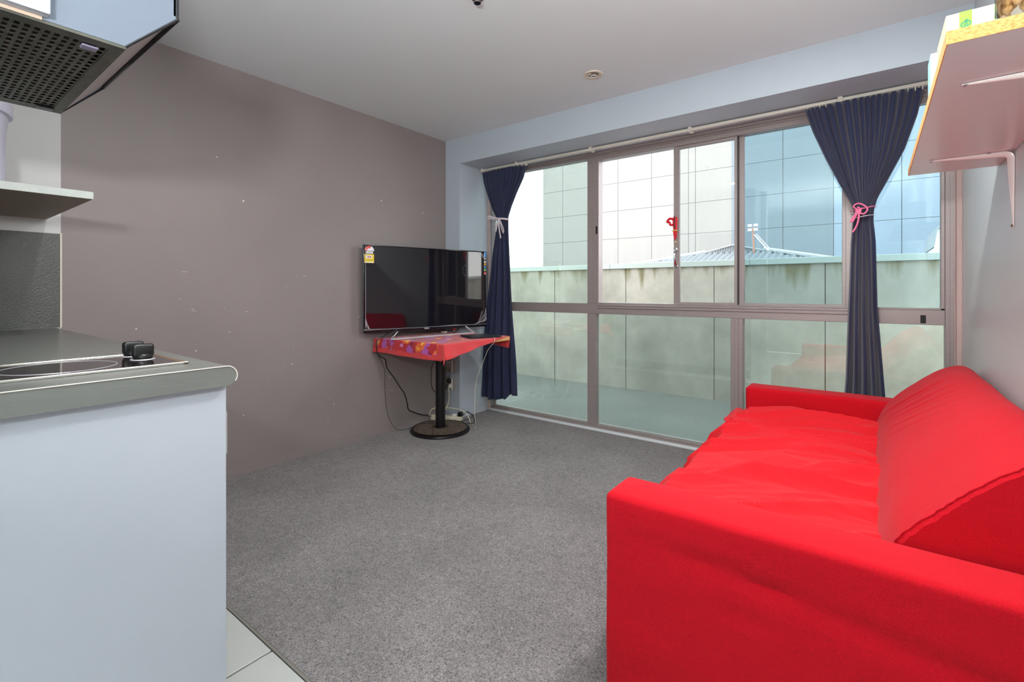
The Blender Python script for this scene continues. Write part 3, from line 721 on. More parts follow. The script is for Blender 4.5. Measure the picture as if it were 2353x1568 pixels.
# cloth: a flat sheet folded down over the table edges
tx0, tx1, ty0, ty1, tz = -2.985, -2.262, 2.232, 2.957, .7365
NL, NR, FR_, FL = Vector((-2.985-.012, 2.125)), Vector((-2.135, 2.115)), Vector((-2.285, 3.055)), Vector((-2.985, 2.99))
def cloth_fn(u, v):
    p = NL.lerp(NR, u).lerp(FL.lerp(FR_, u), v)
    wob = .004*math.sin(u*9+v*3)*(1 if v < .12 else 0)+.004*math.sin(v*17)*(1 if u > .85 else 0)
    qx = min(max(p.x, tx0), tx1); qy = min(max(p.y, ty0), ty1)
    d = Vector((p.x-qx, p.y-qy)); L_ = d.length
    cor = min(abs(d.x), abs(d.y))
    if L_ < 1e-5:
        # gentle creases on the top
        return Vector((p.x, p.y, tz+.0012+.0012*noise.noise(Vector((p.x*14, p.y*14, 2)))))
    n_ = d/L_; r = .008
    if L_ < r*PI/2:
        a = L_/r; ox = r*math.sin(a); oz = -r+r*math.cos(a)
    else:
        dn = L_-r*PI/2; ox = r+.10*dn+(.006*math.sin(p.x*23+1)+.007*math.sin(p.y*31)*(1 if p.x > tx1 else 0))*min(1, dn/.07); oz = -r-dn*.99
    oz += .40*min(cor, .08); ox += .25*cor*math.sin(8*math.atan2(d.y, d.x))
    wx = qx+n_.x*ox
    wx = max(wx, -2.994)
    return Vector((wx, qy+n_.y*ox, tz+oz+wob*min(1, L_/.08)*.5))
m = MB().grid(cloth_fn, 150, 150)
tag(m.obj('tablecloth', M['cloth'], solid=.0015), 'red floral tablecloth draped over the pedestal table', 'tablecloth')

TL = Vector((-2.933, 2.092, 0)); TR = Vector((-2.654, 3.130, 0)); TU = (TR-TL).normalized(); TW = (TR-TL).length
TN = Vector((TU.y, -TU.x, 0)); UZ = Vector((0, 0, 1)); tz0, tz1 = .786, 1.426
t = thing('television', (-2.79, 2.61, .745), 'black flat screen television with stickers on the red cloth', 'television')
def TB(name, a, b, mt, par=t, bev=0, seg=2): return MB().frame(TL, TU, TN, UZ, a, b, 0, bev, seg).obj(name, M[mt], par)
scr = TB('screen', (.012, -.004, tz0+.028), (TW-.010, .0005, tz1-.008), 'screen')
m = MB()
for a, b in (((0, -.012, tz0), (TW, .003, tz0+.028)), ((0, -.012, tz1-.008), (TW, .002, tz1)), ((0, -.012, tz0), (.012, .002, tz1)), ((TW-.010, -.012, tz0), (TW, .002, tz1))):
    m.frame(TL, TU, TN, UZ, a, b, 0, .0015, 2)
bez = m.obj('bezel', M['bezel'], t)
TB('silver_edge', (-.0015, -.013, tz0), (.0, .0, tz1), 'edge_grey'); TB('top_edge', (0, -.013, tz1), (TW, .0, tz1+.0015), 'edge_grey')
TB('rear_shell', (.01, -.028, tz0+.02), (TW-.01, -.006, tz1-.01), 'tv_back', bev=.006)
TB('rear_housing', (.25, -.060, tz0+.02), (TW-.30, -.028, tz0+.34), 'tv_back', bev=.01)
# crinkled transparent film along the bezel
m = MB(); rf = random.Random(5)
m.tube([TL+TU*(.014+.02*0)+TN*.004+UZ*z for z in (tz0+.03, tz0+.2, tz0+.4, tz1-.01)], .0011, n=4)
for k in range(11):
    a0 = TW-.13+.010*k; z0 = tz0+.024+.002*k
    P = [TL+TU*(a0+dx)+TN*(.004+.003*rf.random())+UZ*(z0+dz) for dx, dz in ((0, 0), (.03+.01*rf.random(), .012), (.06, .035+.02*rf.random()), (min(.08, TW-a0-.008), .07+.05*rf.random()))]
    P = [p if (p-TL).dot(TU) < TW-.004 else TL+TU*(TW-.006)+TN*.004+UZ*p.z for p in P]
    m.tube(spline(P, 4), .0007, n=4)
for k in range(4):
    z = tz0+.035+.012*k; m.tube(spline([TL+TU*.014+TN*.004+UZ*(z+.04), TL+TU*.022+TN*.005+UZ*(z+.008), TL+TU*.045+TN*.004+UZ*(tz0+.027)], 4), .0008, n=4)
for k in range(3):
    m.tube(spline([TL+TU*(TW-.16+.03*k)+TN*.004+UZ*(tz1-.010), TL+TU*(TW-.08+.02*k)+TN*.004+UZ*(tz1-.020-.003*k), TL+TU*(TW-.012)+TN*.004+UZ*(tz1-.07)], 5), .0008, n=4)
m.tube([TL+TU*(TW*i/20)+TN*.0045+UZ*(tz0+.020+.0015*rf.random()) for i in range(21)], .0010, n=4)
m.obj('film_creases', M['film'], bez)['kind'] = 'stuff'
# energy stickers, top left
def half(cx, cz, r, a0, a1, name, mt, off, inner=0):
    m = MB(); n = 16; vs = []; 
    out = [TL+TU*(cx-r*math.cos(a0+(a1-a0)*i/n))+TN*off+UZ*(cz+r*math.sin(a0+(a1-a0)*i/n)) for i in range(n+1)]
    inn = [TL+TU*(cx-inner*math.cos(a0+(a1-a0)*i/n))+TN*off+UZ*(cz+inner*math.sin(a0+(a1-a0)*i/n)) for i in range(n+1)]
    vs = out+inn; fs = [[i, i+1, n+2+i, n+1+i] for i in range(n)]
    m.add(vs, fs); return m.obj(name, M[mt], t)
st_cx = .043; zc = tz1-.044
half(st_cx, zc, .036, 0, PI, 'star_sticker', 'white_paper', .0030, .0002)
half(st_cx, zc, .036, 0, 1.9, 'sticker_band', 'red_label', .0034, .019)
for a in (.45, .95, 1.45):
    r = .0275; c = TL+TU*(st_cx-r*math.cos(a))+TN*.0037+UZ*(zc+r*math.sin(a)); m = MB(); vs = [c]
    for k in range(10): rr = .0048 if k % 2 == 0 else .0022; vs.append(c+TU*rr*math.sin(k*PI/5)+UZ*rr*math.cos(k*PI/5))
    m.add(vs, [[0, 1+k, 1+(k+1) % 10] for k in range(10)]); m.obj('star', M['white_paper'], t)
TB('sticker_strip', (.020, .002, zc-.020), (.070, .0028, zc-.003), 'white_paper')
TB('sticker_text_bar', (.025, .003, zc-.016), (.062, .0033, zc-.007), 'steel')
lab = TB('energy_label', (.007, .002, zc-.088), (.078, .0028, zc-.024), 'yellow')
TB('label_window', (.017, .003, zc-.055), (.065, .0032, zc-.032), 'white_paper', lab)
TB('label_number_box', (.029, .0033, zc-.049), (.055, .0035, zc-.038), 'darkred', lab)
TB('label_number', (.034, .0036, zc-.0455), (.050, .0038, zc-.0415), 'white_paper', lab)
TB('label_foot', (.009, .003, zc-.086), (.076, .0032, zc-.079), 'white_paper', lab)
TB('label_line', (.016, .003, zc-.066), (.070, .0032, zc-.063), 'orange_label', lab)
TB('label_line', (.020, .003, zc-.073), (.066, .0032, zc-.070), 'green_label', lab)
# feature strip, top right
z = tz1-.002
strip_o = TB('feature_strip', (TW-.028, .0021, tz1-.205), (TW-.004, .0026, tz1-.001), 'bezel')
def F(name, a0, a1, z0, z1, mt, off=.0028): return TB(name, (TW-.028+a0, off, tz1-z1), (TW-.028+a1, off+.0003, tz1-z0), mt, strip_o)
F('icon', .002, .023, .003, .048, 'blue_label')
F('icon_mark', .009, .014, .010, .024, 'white_paper', .0032); F('icon_mark', .006, .010, .026, .034, 'white_paper', .0032); F('icon_mark', .008, .018, .038, .041, 'white_paper', .0032)
F('icon_mark', .004, .020, .055, .060, 'white_paper'); F('icon_mark', .006, .018, .066, .072, 'white_paper')
F('icon_mark', .002, .022, .082, .094, 'white_paper'); F('icon', .003, .020, .100, .118, 'orange_label'); F('icon_mark', .009, .014, .106, .112, 'bezel', .0032)
F('icon', .003, .020, .124, .142, 'blue_label'); F('icon_mark', .007, .016, .131, .135, 'white_paper', .0032)
F('icon', .003, .020, .148, .166, 'green_label'); F('icon_mark', .010, .013, .150, .164, 'white_paper', .0032); F('icon', .003, .020, .172, .196, 'red_label'); F('icon_mark', .005, .018, .184, .190, 'white_paper', .0032)
# maker's lettering on the lower bezel
fc = bpy.data.curves.new('lettering', 'FONT'); fc.body = 'veon'; fc.size = .022; fc.align_x = 'CENTER'; fc.extrude = .0003
fo = bpy.data.objects.new('lettering', fc); COL.objects.link(fo); fo.data.materials.append(M['white_paper'])
bpy.context.view_layer.update()
fm = bpy.data.meshes.new_from_object(fo); bpy.data.objects.remove(fo)
lo_ = bpy.data.objects.new('lettering', fm); COL.objects.link(lo_); lo_.parent = t
R3 = Matrix((TU, UZ, TN)).transposed()
lo_.matrix_local = Matrix.Translation(TL+TU*(TW*.47)+TN*.0036+UZ*(tz0+.006)-WLOC[t.name]) @ R3.to_4x4()
# metal stand
m = MB()
def flat(a, b, w_, h_):
    a = Vector(a); b = Vector(b); X = (b-a).normalized(); Y = UZ.cross(X).normalized(); Z = X.cross(Y)
    m.frame(a, X, Y, Z, (0, -w_/2, -h_/2), ((b-a).length, w_/2, h_/2), 0, .001, 1)
flat((-2.750, 2.205, .745), (-2.640, 2.955, .745), .022, .010)
flat((-2.750, 2.205, .745), (-2.895, 2.330, .745), .020, .010)
flat((-2.895, 2.330, .745), (-2.868, 2.365, .80), .020, .008)
flat((-2.640, 2.955, .745), (-2.715, 2.930, .80), .020, .008)
m.obj('stand', M['steel'], t)
t = thing('tablet', (-2.43, 2.78, .742), 'closed dark tablet lying on the red cloth in front of the television', 'tablet')
m = MB(); X = (Vector((-2.30, 2.585, 0))-Vector((-2.545, 2.690, 0))).normalized(); Y = UZ.cross(X)
m.frame((-2.53, 2.675, .7425), X, Y, UZ, (0, 0, 0), (.20, .255, .006), 0, .002, 2); m.obj('case', M['notebook'], t)
m = MB(); m.frame((-2.53, 2.675, .7425), X, Y, UZ, (.001, .001, .006), (.199, .254, .0105), 0, .002, 2)
for k in (.07, .13): m.frame((-2.53, 2.675, .7425), X, Y, UZ, (k, .002, .0100), (k+.002, .252, .0112))
m.obj('cover', M['notebook'], t)
t = thing('small_clock', (-2.845, 2.86, .742), 'tiny glass and chrome trinket behind the television stand', 'trinket')
MB().box((-2.868, 2.80, .7405), (-2.828, 2.835, .756), bev=.002).obj('block', M['white_plastic'], t)
MB().lathe((-2.80, 2.885, 0), [(.012, .7405), (.006, .75), (.006, .757), (.016, .764), (.017, .776), (.010, .786), (.0001, .787)], 16).obj('stem', M['chrome'], t)
MB().lathe((-2.80, 2.885, 0), [(.0168, .765), (.0185, .770), (.0178, .775)], 16).obj('band', mat('red_glass_band', lin(200, 60, 60), .2), t)

# ---------------------------------------------------------------- sockets, power board, cables
def socket(z0, z1, label):
    t = thing('power_socket', (-2.94, YW, (z0+z1)/2), label, 'socket')
    MB().box((-2.998, YW-.010, z0), (-2.884, YW, z1), bev=.003).obj('plate', mat('greyish_socket_plate', lin(168, 160, 148), .4), t)
    MB().box((-2.920, YW-.016, z0+.002), (-2.902, YW-.009, z1-.002), bev=.004, seg=3).obj('ridge', M['white_plastic'], t)
    for dx in (-.052, -.028):
        MB().box((-2.94+dx+.02, YW-.013, z1-.03), (-2.94+dx+.032, YW-.009, z1-.012), bev=.001, seg=1).obj('switch', M['white_plastic'], t)
    m = MB()
    for dx in (-.045, -.022): m.box((-2.94+dx, YW-.0107, z0+.035), (-2.94+dx+.003, YW-.0098, z0+.045))
    m.obj('slots', M['black_plastic'], t)['kind'] = 'stuff'
socket(.379, .489, 'upper wall socket plate behind the table column')
socket(.226, .336, 'lower wall socket plate with plugs behind the table column')
t = thing('plug', (-2.935, 2.96, .31), 'round black plug in the lower wall socket', 'plug')
MB().lathe((-2.935, 2.978, .312), [(.012, 0), (.019, -.006), (.020, -.022), (.014, -.030), (.0001, -.031)], 20, axis='y').obj('body', M['black_plastic'], t)
MB().tube(spline([(-2.922, 2.95, .300), (-2.925, 2.93, .272), (-2.945, 2.92, .25), (-2.97, 2.90, .232)], 6), .003).obj('cord', M['black_plastic'], t)
t = thing('plug', (-2.925, 2.96, .27), 'white plug with thick cord in the lower wall socket', 'plug')
MB().box((-2.938, 2.945, .252), (-2.912, 2.977, .284), bev=.006, seg=2).obj('body', M['white_plastic'], t)
MB().tube(spline([(-2.922, 2.945, .255), (-2.914, 2.935, .235), (-2.903, 2.93, .20), (-2.902, 2.92, .13), (-2.895, 2.88, .09), (-2.868, 2.83, .068)], 6), .0045).obj('cord', M['cream_plastic'], t)
t = thing('antenna_plug', (-2.95, 2.96, .407), 'black aerial plug looping out of the upper wall socket', 'plug')
MB().lathe((-2.938, 2.977, .407), [(.006, 0), (.006, -.02), (.004, -.022)], 12, axis='y', capt=True).obj('body', M['chrome'], t)
MB().tube(spline([(-2.938, 2.957, .407), (-2.922, 2.95, .405), (-2.914, 2.95, .38), (-2.918, 2.948, .34), (-2.925, 2.945, .32)], 6), .0025).obj('cord', M['black_plastic'], t)
# power board
t = thing('power_board', (-2.86, 2.85, 0), 'cream power board lying on the carpet behind the table base', 'power board')
A = Vector((-3.0+.02, 2.790, 0)); Bq = Vector((-2.735, 2.905, 0)); X = (Bq-A).normalized(); Y = UZ.cross(X)
MB().frame(A, X, Y, UZ, (0, 0, .001), ((Bq-A).length, .052, .040), 0, .004, 2).obj('body', M['cream_plastic'], t)
m = MB()
for k in range(4): m.frame(A, X, Y, UZ, (.05+.055*k, -.0006, .018), (.053+.055*k, .0002, .024))
m.obj('slots', M['black_plastic'], t)['kind'] = 'stuff'
MB().frame(A, X, Y, UZ, (.185, .012, .040), (.225, .042, .058), 0, .004, 2).obj('white_plug', M['white_plastic'], t)
MB().tube(spline([(-2.975, 2.80, .02), (-2.992, 2.79, .03), (-2.990, 2.80, .075), (-2.96, 2.82, .098), (-2.86, 2.86, .108), (-2.76, 2.89, .105), (-2.70, 2.90, .09), (-2.655, 2.905, .055), (-2.64, 2.91, .012), (-2.68, 2.95, .006)], 6), .004).obj('cord', M['cream_plastic'], t)
t = thing('power_adaptor', (-2.73, 2.89, .04), 'black power adaptor with coiled lead plugged into the power board', 'adaptor')
MB().frame(A, X, Y, UZ, (.235, .008, .0405), (.272, .046, .075), 0, .004, 2).obj('body', M['black_plastic'], t)
MB().tube(spline([(-2.735, 2.925, .05), (-2.70, 2.93, .085), (-2.66, 2.93, .08), (-2.62, 2.93, .05), (-2.61, 2.92, .012), (-2.66, 2.88, .006), (-2.71, 2.87, .006), (-2.74, 2.895, .006), (-2.70, 2.95, .02), (-2.65, 2.955, .06), (-2.70, 2.94, .08)], 7), .0026).obj('lead', M['black_plastic'], t)
tag(MB().tube(spline([(-2.86, 2.34, .80), (-2.89, 2.27, .755), (-2.93, 2.222, .735), (-2.93, 2.205, .70), (-2.93, 2.215, .62), (-2.93, 2.281, .577), (-2.93, 2.297, .512), (-2.93, 2.363, .427), (-2.93, 2.43, .333), (-2.93, 2.465, .287), (-2.93, 2.491, .214), (-2.93, 2.508, .152), (-2.93, 2.567, .119), (-2.93, 2.626, .09), (-2.94, 2.72, .06), (-2.975, 2.79, .03)], 5), .0042).obj('power_cable', M['black_plastic']),
    'thick black cable falling from the television to the power board', 'cable')
tag(MB().tube(spline([(-2.90, 2.31, .80), (-2.95, 2.225, .72), (-2.962, 2.215, .66), (-2.965, 2.30, .50), (-2.965, 2.305, .36), (-2.965, 2.321, .19), (-2.965, 2.358, .09), (-2.962, 2.405, .02), (-2.955, 2.44, .004), (-2.93, 2.50, .004), (-2.88, 2.60, .03), (-2.80, 2.64, .036)], 5), .0015, n=6).obj('thin_cable', M['black_plastic']),
    'thin dark wire hanging down the grey wall to the table base', 'cable')
tag(MB().tube(spline([(-2.94, 2.81, .70), (-2.945, 2.80, .60), (-2.941, 2.80, .51), (-2.978, 2.80, .442), (-2.985, 2.80, .349), (-2.975, 2.80, .277), (-2.936, 2.80, .239), (-2.88, 2.80, .225), (-2.85, 2.82, .22)], 5), .003).obj('looped_cable', M['black_plastic']),
    'black cable looping down just left of the table column', 'cable')
tag(MB().tube(spline([(-2.30, 2.80, .748), (-2.262, 2.76, .742), (-2.250, 2.75, .725), (-2.262, 2.75, .700), (-2.31, 2.75, .655), (-2.343, 2.75, .594), (-2.377, 2.75, .525), (-2.426, 2.75, .42), (-2.444, 2.75, .335), (-2.448, 2.75, .217), (-2.448, 2.75, .13), (-2.46, 2.78, .05), (-2.50, 2.82, .006), (-2.60, 2.90, .004), (-2.66, 2.93, .004)], 5), .0018, n=6).obj('charger_cord', M['cream_plastic']),
    'thin white charger cord dangling from the right edge of the table', 'cable')

# ---------------------------------------------------------------- sofa
t = thing('sofa', (-.1, 2.1, 0), 'red fabric two-seat sofa against the right wall under the shelf', 'sofa')
sx0, sx1 = -.585, .352
def arm(y0, y1, seed):
    def sag(p):
        return p
    bm = bmesh.new(); bmesh.ops.create_cube(bm, size=1)
    for v in bm.verts: v.co = Vector((sx0+(v.co.x+.5)*(sx1-sx0), y0+(v.co.y+.5)*(y1-y0), .005+(v.co.z+.5)*.547))
    bmesh.ops.bevel(bm, geom=bm.edges[:], offset=.018, segments=4, affect='EDGES', profile=.5)
    bmesh.ops.subdivide_edges(bm, edges=[e for e in bm.edges if e.calc_length() > .12], cuts=24, use_grid_fill=True)
    for v in bm.verts:
        p = v.co
        n1 = noise.noise(Vector((p.x*4+seed, p.y*4, p.z*9)))
        fold = 0
        if p.y < (y0+y1)/2:
            dd = p.z-(.47-.10*(p.x-sx0)); fold = -.011*math.exp(-(dd/.02)**2)*min(1, max(0, (p.x-sx0-.06)/.2))
            q = p.x*3.2+p.z*9; rr = 1-abs(noise.noise(Vector((q*.8, p.z*7-p.x*2.5, seed)))*2)
            fold -= .008*max(0, rr-.75)*4*math.exp(-((p.x+.28)/.24)**2)*math.exp(-((p.z-.36)/.12)**2)
        v.co = p+Vector((0, .004*n1+(-fold), .003*noise.noise(Vector((p.x*3, seed, 1))) if p.z > .5 else 0))
    bm.verts.index_update()
    m = MB(); m.add([v.co.copy() for v in bm.verts], [[v.index for v in f.verts] for f in bm.faces], 0, True); bm.free()
    return m.obj('armrest', M['red'], t)
arm(1.185, 1.338, 1.0); arm(2.955, 3.108, 4.0)
MB().box((sx0+.02, 1.33, .06), (sx1, 2.96, .34), bev=.02).obj('base', M['red'], t)
for (x, y) in ((sx0+.05, 1.24), (sx0+.05, 3.05), (sx1-.05, 1.24), (sx1-.05, 3.05)):
    MB().box((x-.02, y-.02, 0), (x+.02, y+.02, .05)).obj('leg', M['black_plastic'], t)
# back bolster: rounded section swept along the wall
def back_prof(s):
    P = [(.02, .34), (.006, .42), (.015, .48), (.040, .545), (.070, .588), (.104, .626), (.145, .668), (.190, .712), (.235, .748), (.275, .768), (.305, .772), (.330, .760), (.348, .72), (.352, .60), (.352, .34)]
    k = s*(len(P)-1); i = min(int(k), len(P)-2); f = k-i
    p0, p1, p2, p3 = [Vector(P[min(max(j, 0), len(P)-1)]) for j in (i-1, i, i+1, i+2)]
    return .5*((2*p1)+(p2-p0)*f+(2*p0-5*p1+4*p2-p3)*f*f+(3*p1-p0-3*p2+p3)*f**3)
yb0, yb1 = 1.352, 2.952
def back_fn(u, v):
    y = yb0+(yb1-yb0)*u
    e = 0
    de = min(y-yb0, yb1-y)
    round_ = .045 if y > 2.5 else .012
    if de < round_: e = (1-math.sqrt(max(0, 1-(1-de/round_)**2)))*round_*.8
    # slight sag at the middle and a dip towards the far end
    far = max(0, (y-2.55)/.40); sc = 1-.055*far**2
    p = back_prof(v); c = Vector((.24, .48)); d = p-c
    L_ = d.length; d = d*((L_-e)/L_)
    p = c+Vector((d.x, d.y))
    x = p.x; z = p.y if p.y < .5 else .5+(p.y-.5)*sc
    wr = 0
    if .12 < v < .62:
        # stretched creases fanning out from the far inner corner
        for (yy, a, am, wd) in ((2.72, .9, .016, .010), (2.66, .95, .006, .007), (2.58, 1.0, .010, .008), (2.50, 1.1, .009, .009), (2.44, 1.1, .005, .006), (2.36, 1.15, .006, .008), (2.26, 1.2, .004, .008)):
            dd = (y-yy)+a*(v-.25)*.62
            wr += am*math.exp(-(dd/wd)**2)*max(0, math.sin(PI*(v-.12)/.5))
    pk = 0
    if y < yb0+.05: pk = .0013*math.sin(v*150+3*math.sin(v*31))*(1-(y-yb0)/.05)
    nn = (.006*noise.noise(Vector((y*3, v*5, 3))))-wr+pk
    dn = d.normalized()
    return Vector((min(x+dn.x*nn, .354), y, z+dn.y*nn))
m = MB().grid(back_fn, 200, 90)
n_ = 91
o_ = len(m.v)
idx0 = [j*201 for j in range(91)]; idx1 = [j*201+200 for j in range(91)]
for idx in (idx0, idx1):
    c = sum((m.v[i] for i in idx), Vector())/91; m.v.append(c); m.uv.append((0, 0)); ci = len(m.v)-1
    for a in range(90): m.f.append([idx[a], idx[a+1], ci]); m.mi.append(0); m.sm.append(False)
    m.f.append([idx[-1], idx[0], ci]); m.mi.append(0); m.sm.append(False)
bk = m.obj('backrest', M['red'], t)
m = MB().tube([back_fn(.006, .12+.60*k/60)+Vector((-.001, -.002+.0008*math.sin(k*2.4), .0)) for k in range(61)], .0016, n=6)
m.obj('seam', M['red'], bk)
# seat cushion under a rumpled sheet
def ridge(p): return (1-abs(noise.noise(p))*2)
def seat_fn(u, v):
    y = 1.335+1.625*u
    # v: 0 at the crease, .62 at the front edge, 1 on the floor side
    if v < .66:
        s = v/.66; x = .035-(.035+.575)*s
        z = .425+.020*math.sin(PI*s)-.006*s
    else:
        s = (v-.66)/.34; a = min(1, s*4)
        x = -.575-.030*math.sin(a*PI/2)-.010*s; z = .419-.035*(1-math.cos(a*PI/2))-.33*max(0, s-.0)**1.0
    ed = min(1, (y-1.335)/.10)*min(1, (2.96-y)/.14)
    z += .018*ed-.012 if v < .66 else 0
    w1 = .016*noise.noise(Vector((x*2.2, y*4.0+x*.9, 1.3)))
    pp = Vector((x*1.5+.25*math.sin(y*3), y*6.2-x*1.9+.5*noise.noise(Vector((x*3, y*2, 0))), .7))
    w2 = .026*(max(0, ridge(pp)-.55)/.45)**1.3
    w3 = .005*max(0, ridge(pp*2.1+Vector((3, 1, 0)))-.55)/.45
    fine = .0012*noise.noise(Vector((x*12, y*24, 5)))
    w4 = .024*(max(0, ridge(pp*.55+Vector((7, 2, 1)))-.5)/.5)**1.6
    hgt = (w1+w2+w3+w4+fine)
    if v > .66:
        k = (v-.66)/.34
        return Vector((x-hgt*1.2-.02*abs(math.sin(y*9+noise.noise(Vector((y*4, z, 0)))*2))*k, y, max(.06, z)))
    # gathered frill into the crease
    if v < .10: hgt += .010*math.sin(y*62+2*math.sin(y*17))*(1-v/.10)
    if y > 2.66 and v < .62: hgt += .022*math.exp(-((y-2.80)/.10)**2)
    return Vector((x, y, z+hgt))
m = MB().grid(seat_fn, 260, 150)
m.obj('seat', M['red_seat'], t, solid=.003)['label'] = 'rumpled bright red sheet over the seat'
# tucked lump at the far front corner of the seat
m = MB()
def lump(u, v):
    a = u*2*PI; b = v*PI
    r = 1+.18*noise.noise(Vector((math.cos(a)*2, math.sin(a)*2, b*2)))+.08*math.sin(a*5+b*3)
    return Vector((-.575+.055*math.sin(b)*math.cos(a)*r, 2.74+.17*math.cos(b)*r, .418+.038*math.sin(b)*math.sin(a)*r))
m.grid(lump, 40, 30); m.obj('sheet_fold', M['red_seat'], t)

# ---------------------------------------------------------------- shelf on the right wall
sz0, sz1 = 1.551, 1.575; s0, s1, syn, syf = .105, XR-.001, 1.183, 2.455
t = thing('wall_shelf', (.24, 1.8, 1.55), 'white melamine shelf with raw chipboard edge on the right wall', 'shelf')
MB().box((s0+.002, syn+.002, sz0), (s1, syf, sz1)).obj('board', M['melamine'], t)
MB().box((s0, syn, sz0), (s1, syn+.002, sz1)).obj('end_edge', M['chipboard'], t)
MB().box((s0, syn+.002, sz0), (s0+.002, syf, sz1)).obj('front_edge', M['chipboard'], t)
def bracket(y):
    m = MB()
    n = 16
    xa, xb = .152, XR-.004
    def leg(fn, w0, w1, d0, d1, up):
        P = []
        for i in range(n+1):
            s = i/n; P.append((fn(s), w0+(w1-w0)*s, d0+(d1-d0)*s))
        vs = []; fs = []
        for p, w_, d_ in P:
            for k in range(7):
                a = PI*k/6
                vs.append(p+Vector((0, math.cos(a)*w_, 0))+up*(math.sin(a)*d_))
        for i in range(n):
            for k in range(6): fs.append([i*7+k, i*7+k+1, (i+1)*7+k+1, (i+1)*7+k])
        fs.append(list(range(7))); fs.append([n*7+k for k in range(7)]); m.add(vs, fs, 0, True)
    # one pressed strip: tapered arm, rounded elbow, tapered leg
    cx, cz, rr_ = XR-.001-.024, sz0-.001-.024, .024
    path = []
    for i in range(13):
        q = i/12; path.append((Vector((xa+(cx-xa)*q, y, sz0-.001)), Vector((0, 0, -1)), .004+.007*q, .003+.013*q))
    for i in range(1, 8):
        a = PI/2*i/8; path.append((Vector((cx+rr_*math.sin(a), y, cz+rr_*math.cos(a))), Vector((-math.sin(a), 0, -math.cos(a))), .011, .016))
    for i in range(13):
        q = i/12; path.append((Vector((XR-.001, y, cz-(cz-(sz0-.248))*q)), Vector((-1, 0, 0)), .011-.007*q, .016-.013*q))
    vs = []; fs = []
    for p, up, w_, d_ in path:
        for k in range(7): a = PI*k/6; vs.append(p+Vector((0, math.cos(a)*w_, 0))+up*(math.sin(a)*d_))
    for i in range(len(path)-1):
        for k in range(6): fs.append([i*7+k, i*7+k+1, (i+1)*7+k+1, (i+1)*7+k])
    fs.append(list(range(7))); fs.append([(len(path)-1)*7+k for k in range(7)]); m.add(vs, fs, 0, True)
    b = m.obj('bracket', M['bracket'], t)
    for (p, ax) in (((.158, y, sz0-.004), 'z'), ((.30, y-.012, sz0-.002), 'z')):
        MB().lathe(p, [(.0001, -.003), (.005, -.002), (.005, .001)], 10).obj('screw', M['chrome'], b)
    for z in (sz0-.045, sz0-.243): MB().lathe((XR-.003, y, z), [(.0001, -.006), (.004, -.005), (.004, 0)], 10, axis='x').obj('screw', M['rusty_black'], b)
bracket(2.215); bracket(1.432)
# things on the shelf
t = thing('carton', (.20, 1.40, sz1), 'white carton with lime green band at the near end of the shelf', 'carton')
MB().box((.118, 1.33, sz1+.0005), (.30, 1.50, 1.666)).obj('box', M['cream_card'], t)
MB().box((.1375, 1.3290, sz1+.001), (.1565, 1.33, 1.6662)).obj('green_band', M['lime_card'], t)
MB().box((.1172, 1.33, sz1+.001), (.118, 1.50, 1.6655)).obj('side_print', mat('olive_side_card', lin(200, 208, 165), .6), t)
m = MB(); e = Vector((.1470, 1.3283, 1.6395)); EX, EZ = Vector((1, 0, 0)), Vector((0, 0, 1))
def arc(cx, cz, rx, rz, a0, a1, r=.0009):
    m.tube([e+EX*(cx+rx*math.cos(a0+(a1-a0)*i/14))+EZ*(cz+rz*math.sin(a0+(a1-a0)*i/14)) for i in range(15)], r, n=5)
arc(0, 0, .0022, .0026, 0, 2*PI, .0007); arc(-.0015, 0, .0055, .0052, .9, 5.2); arc(.0015, .001, .0055, .0050, -1.6, 2.2); arc(.0022, .0062, .0035, .0022, 1.2, 2.9)
m.obj('emblem', M['teal_print'], t)
m = MB()
def bagfn(u, v):
    x = .118+.235*u; h_ = (.0015+.026*u)*math.sin(PI*min(1, v*1.1))
    y = syn+.008+.13*v
    return Vector((x, y, sz1+.002+max(.0, h_*1.15)+.002*noise.noise(Vector((x*40, y*40, 0)))))
m.grid(bagfn, 40, 24)
tag(m.obj('plastic_bag', M['bag'], solid=.001), 'crumpled white plastic bag at the near end of the shelf', 'bag')
t = thing('nut_jar', (.26, 1.27, 1.60), 'clear jar of brown nuts on the shelf beside the carton', 'jar')
m = MB(); rn = random.Random(3)
for k in range(90):
    a = rn.random()*6.28; r = .040*math.sqrt(rn.random()); c = Vector((.228+r*math.cos(a), 1.262+r*math.sin(a), 1.612+.085*rn.random()))
    rr = .0085
    ax = rn.random()*6; m.lathe(c, [(.0001, -rr*1.3), (rr*.7, -rr*.8), (rr, 0), (rr*.7, rr*.8), (.0001, rr*1.3)], 7)
nn_ = m.obj('nuts', M['nut'], t); nn_['kind'] = 'stuff'
MB().lathe((.228, 1.262, 0), [(.0001, 1.601), (.047, 1.602), (.049, 1.61), (.049, 1.71), (.044, 1.72)], 28).obj('glass_wall', M['glass_clear'], t)
MB().lathe((.228, 1.262, 0), [(.045, 1.72), (.045, 1.735), (.0001, 1.736)], 28).obj('lid', M['white_plastic'], t)
t = thing('bowl', (.16, 1.62, sz1), 'round white bowl just beyond the carton on the shelf', 'bowl')
MB().lathe((.170, 1.565, 0), [(.024, sz1), (.026, sz1+.004), (.042, sz1+.03), (.049, sz1+.06), (.050, sz1+.095), (.048, sz1+.095), (.045, sz1+.03), (.0001, sz1+.008)], 32).obj('shell', M['white_plastic'], t)
t = thing('carton', (.2, 1.90, sz1), 'tall pale blue carton standing past the bowl on the shelf', 'carton')
MB().box((.132, 1.865, sz1+.0005), (.32, 1.955, 1.794)).obj('box', M['pale_card'], t)
MB().box((.1312, 1.865, sz1+.001), (.132, 1.955, 1.794)).obj('side_print', M['teal_card'], t)
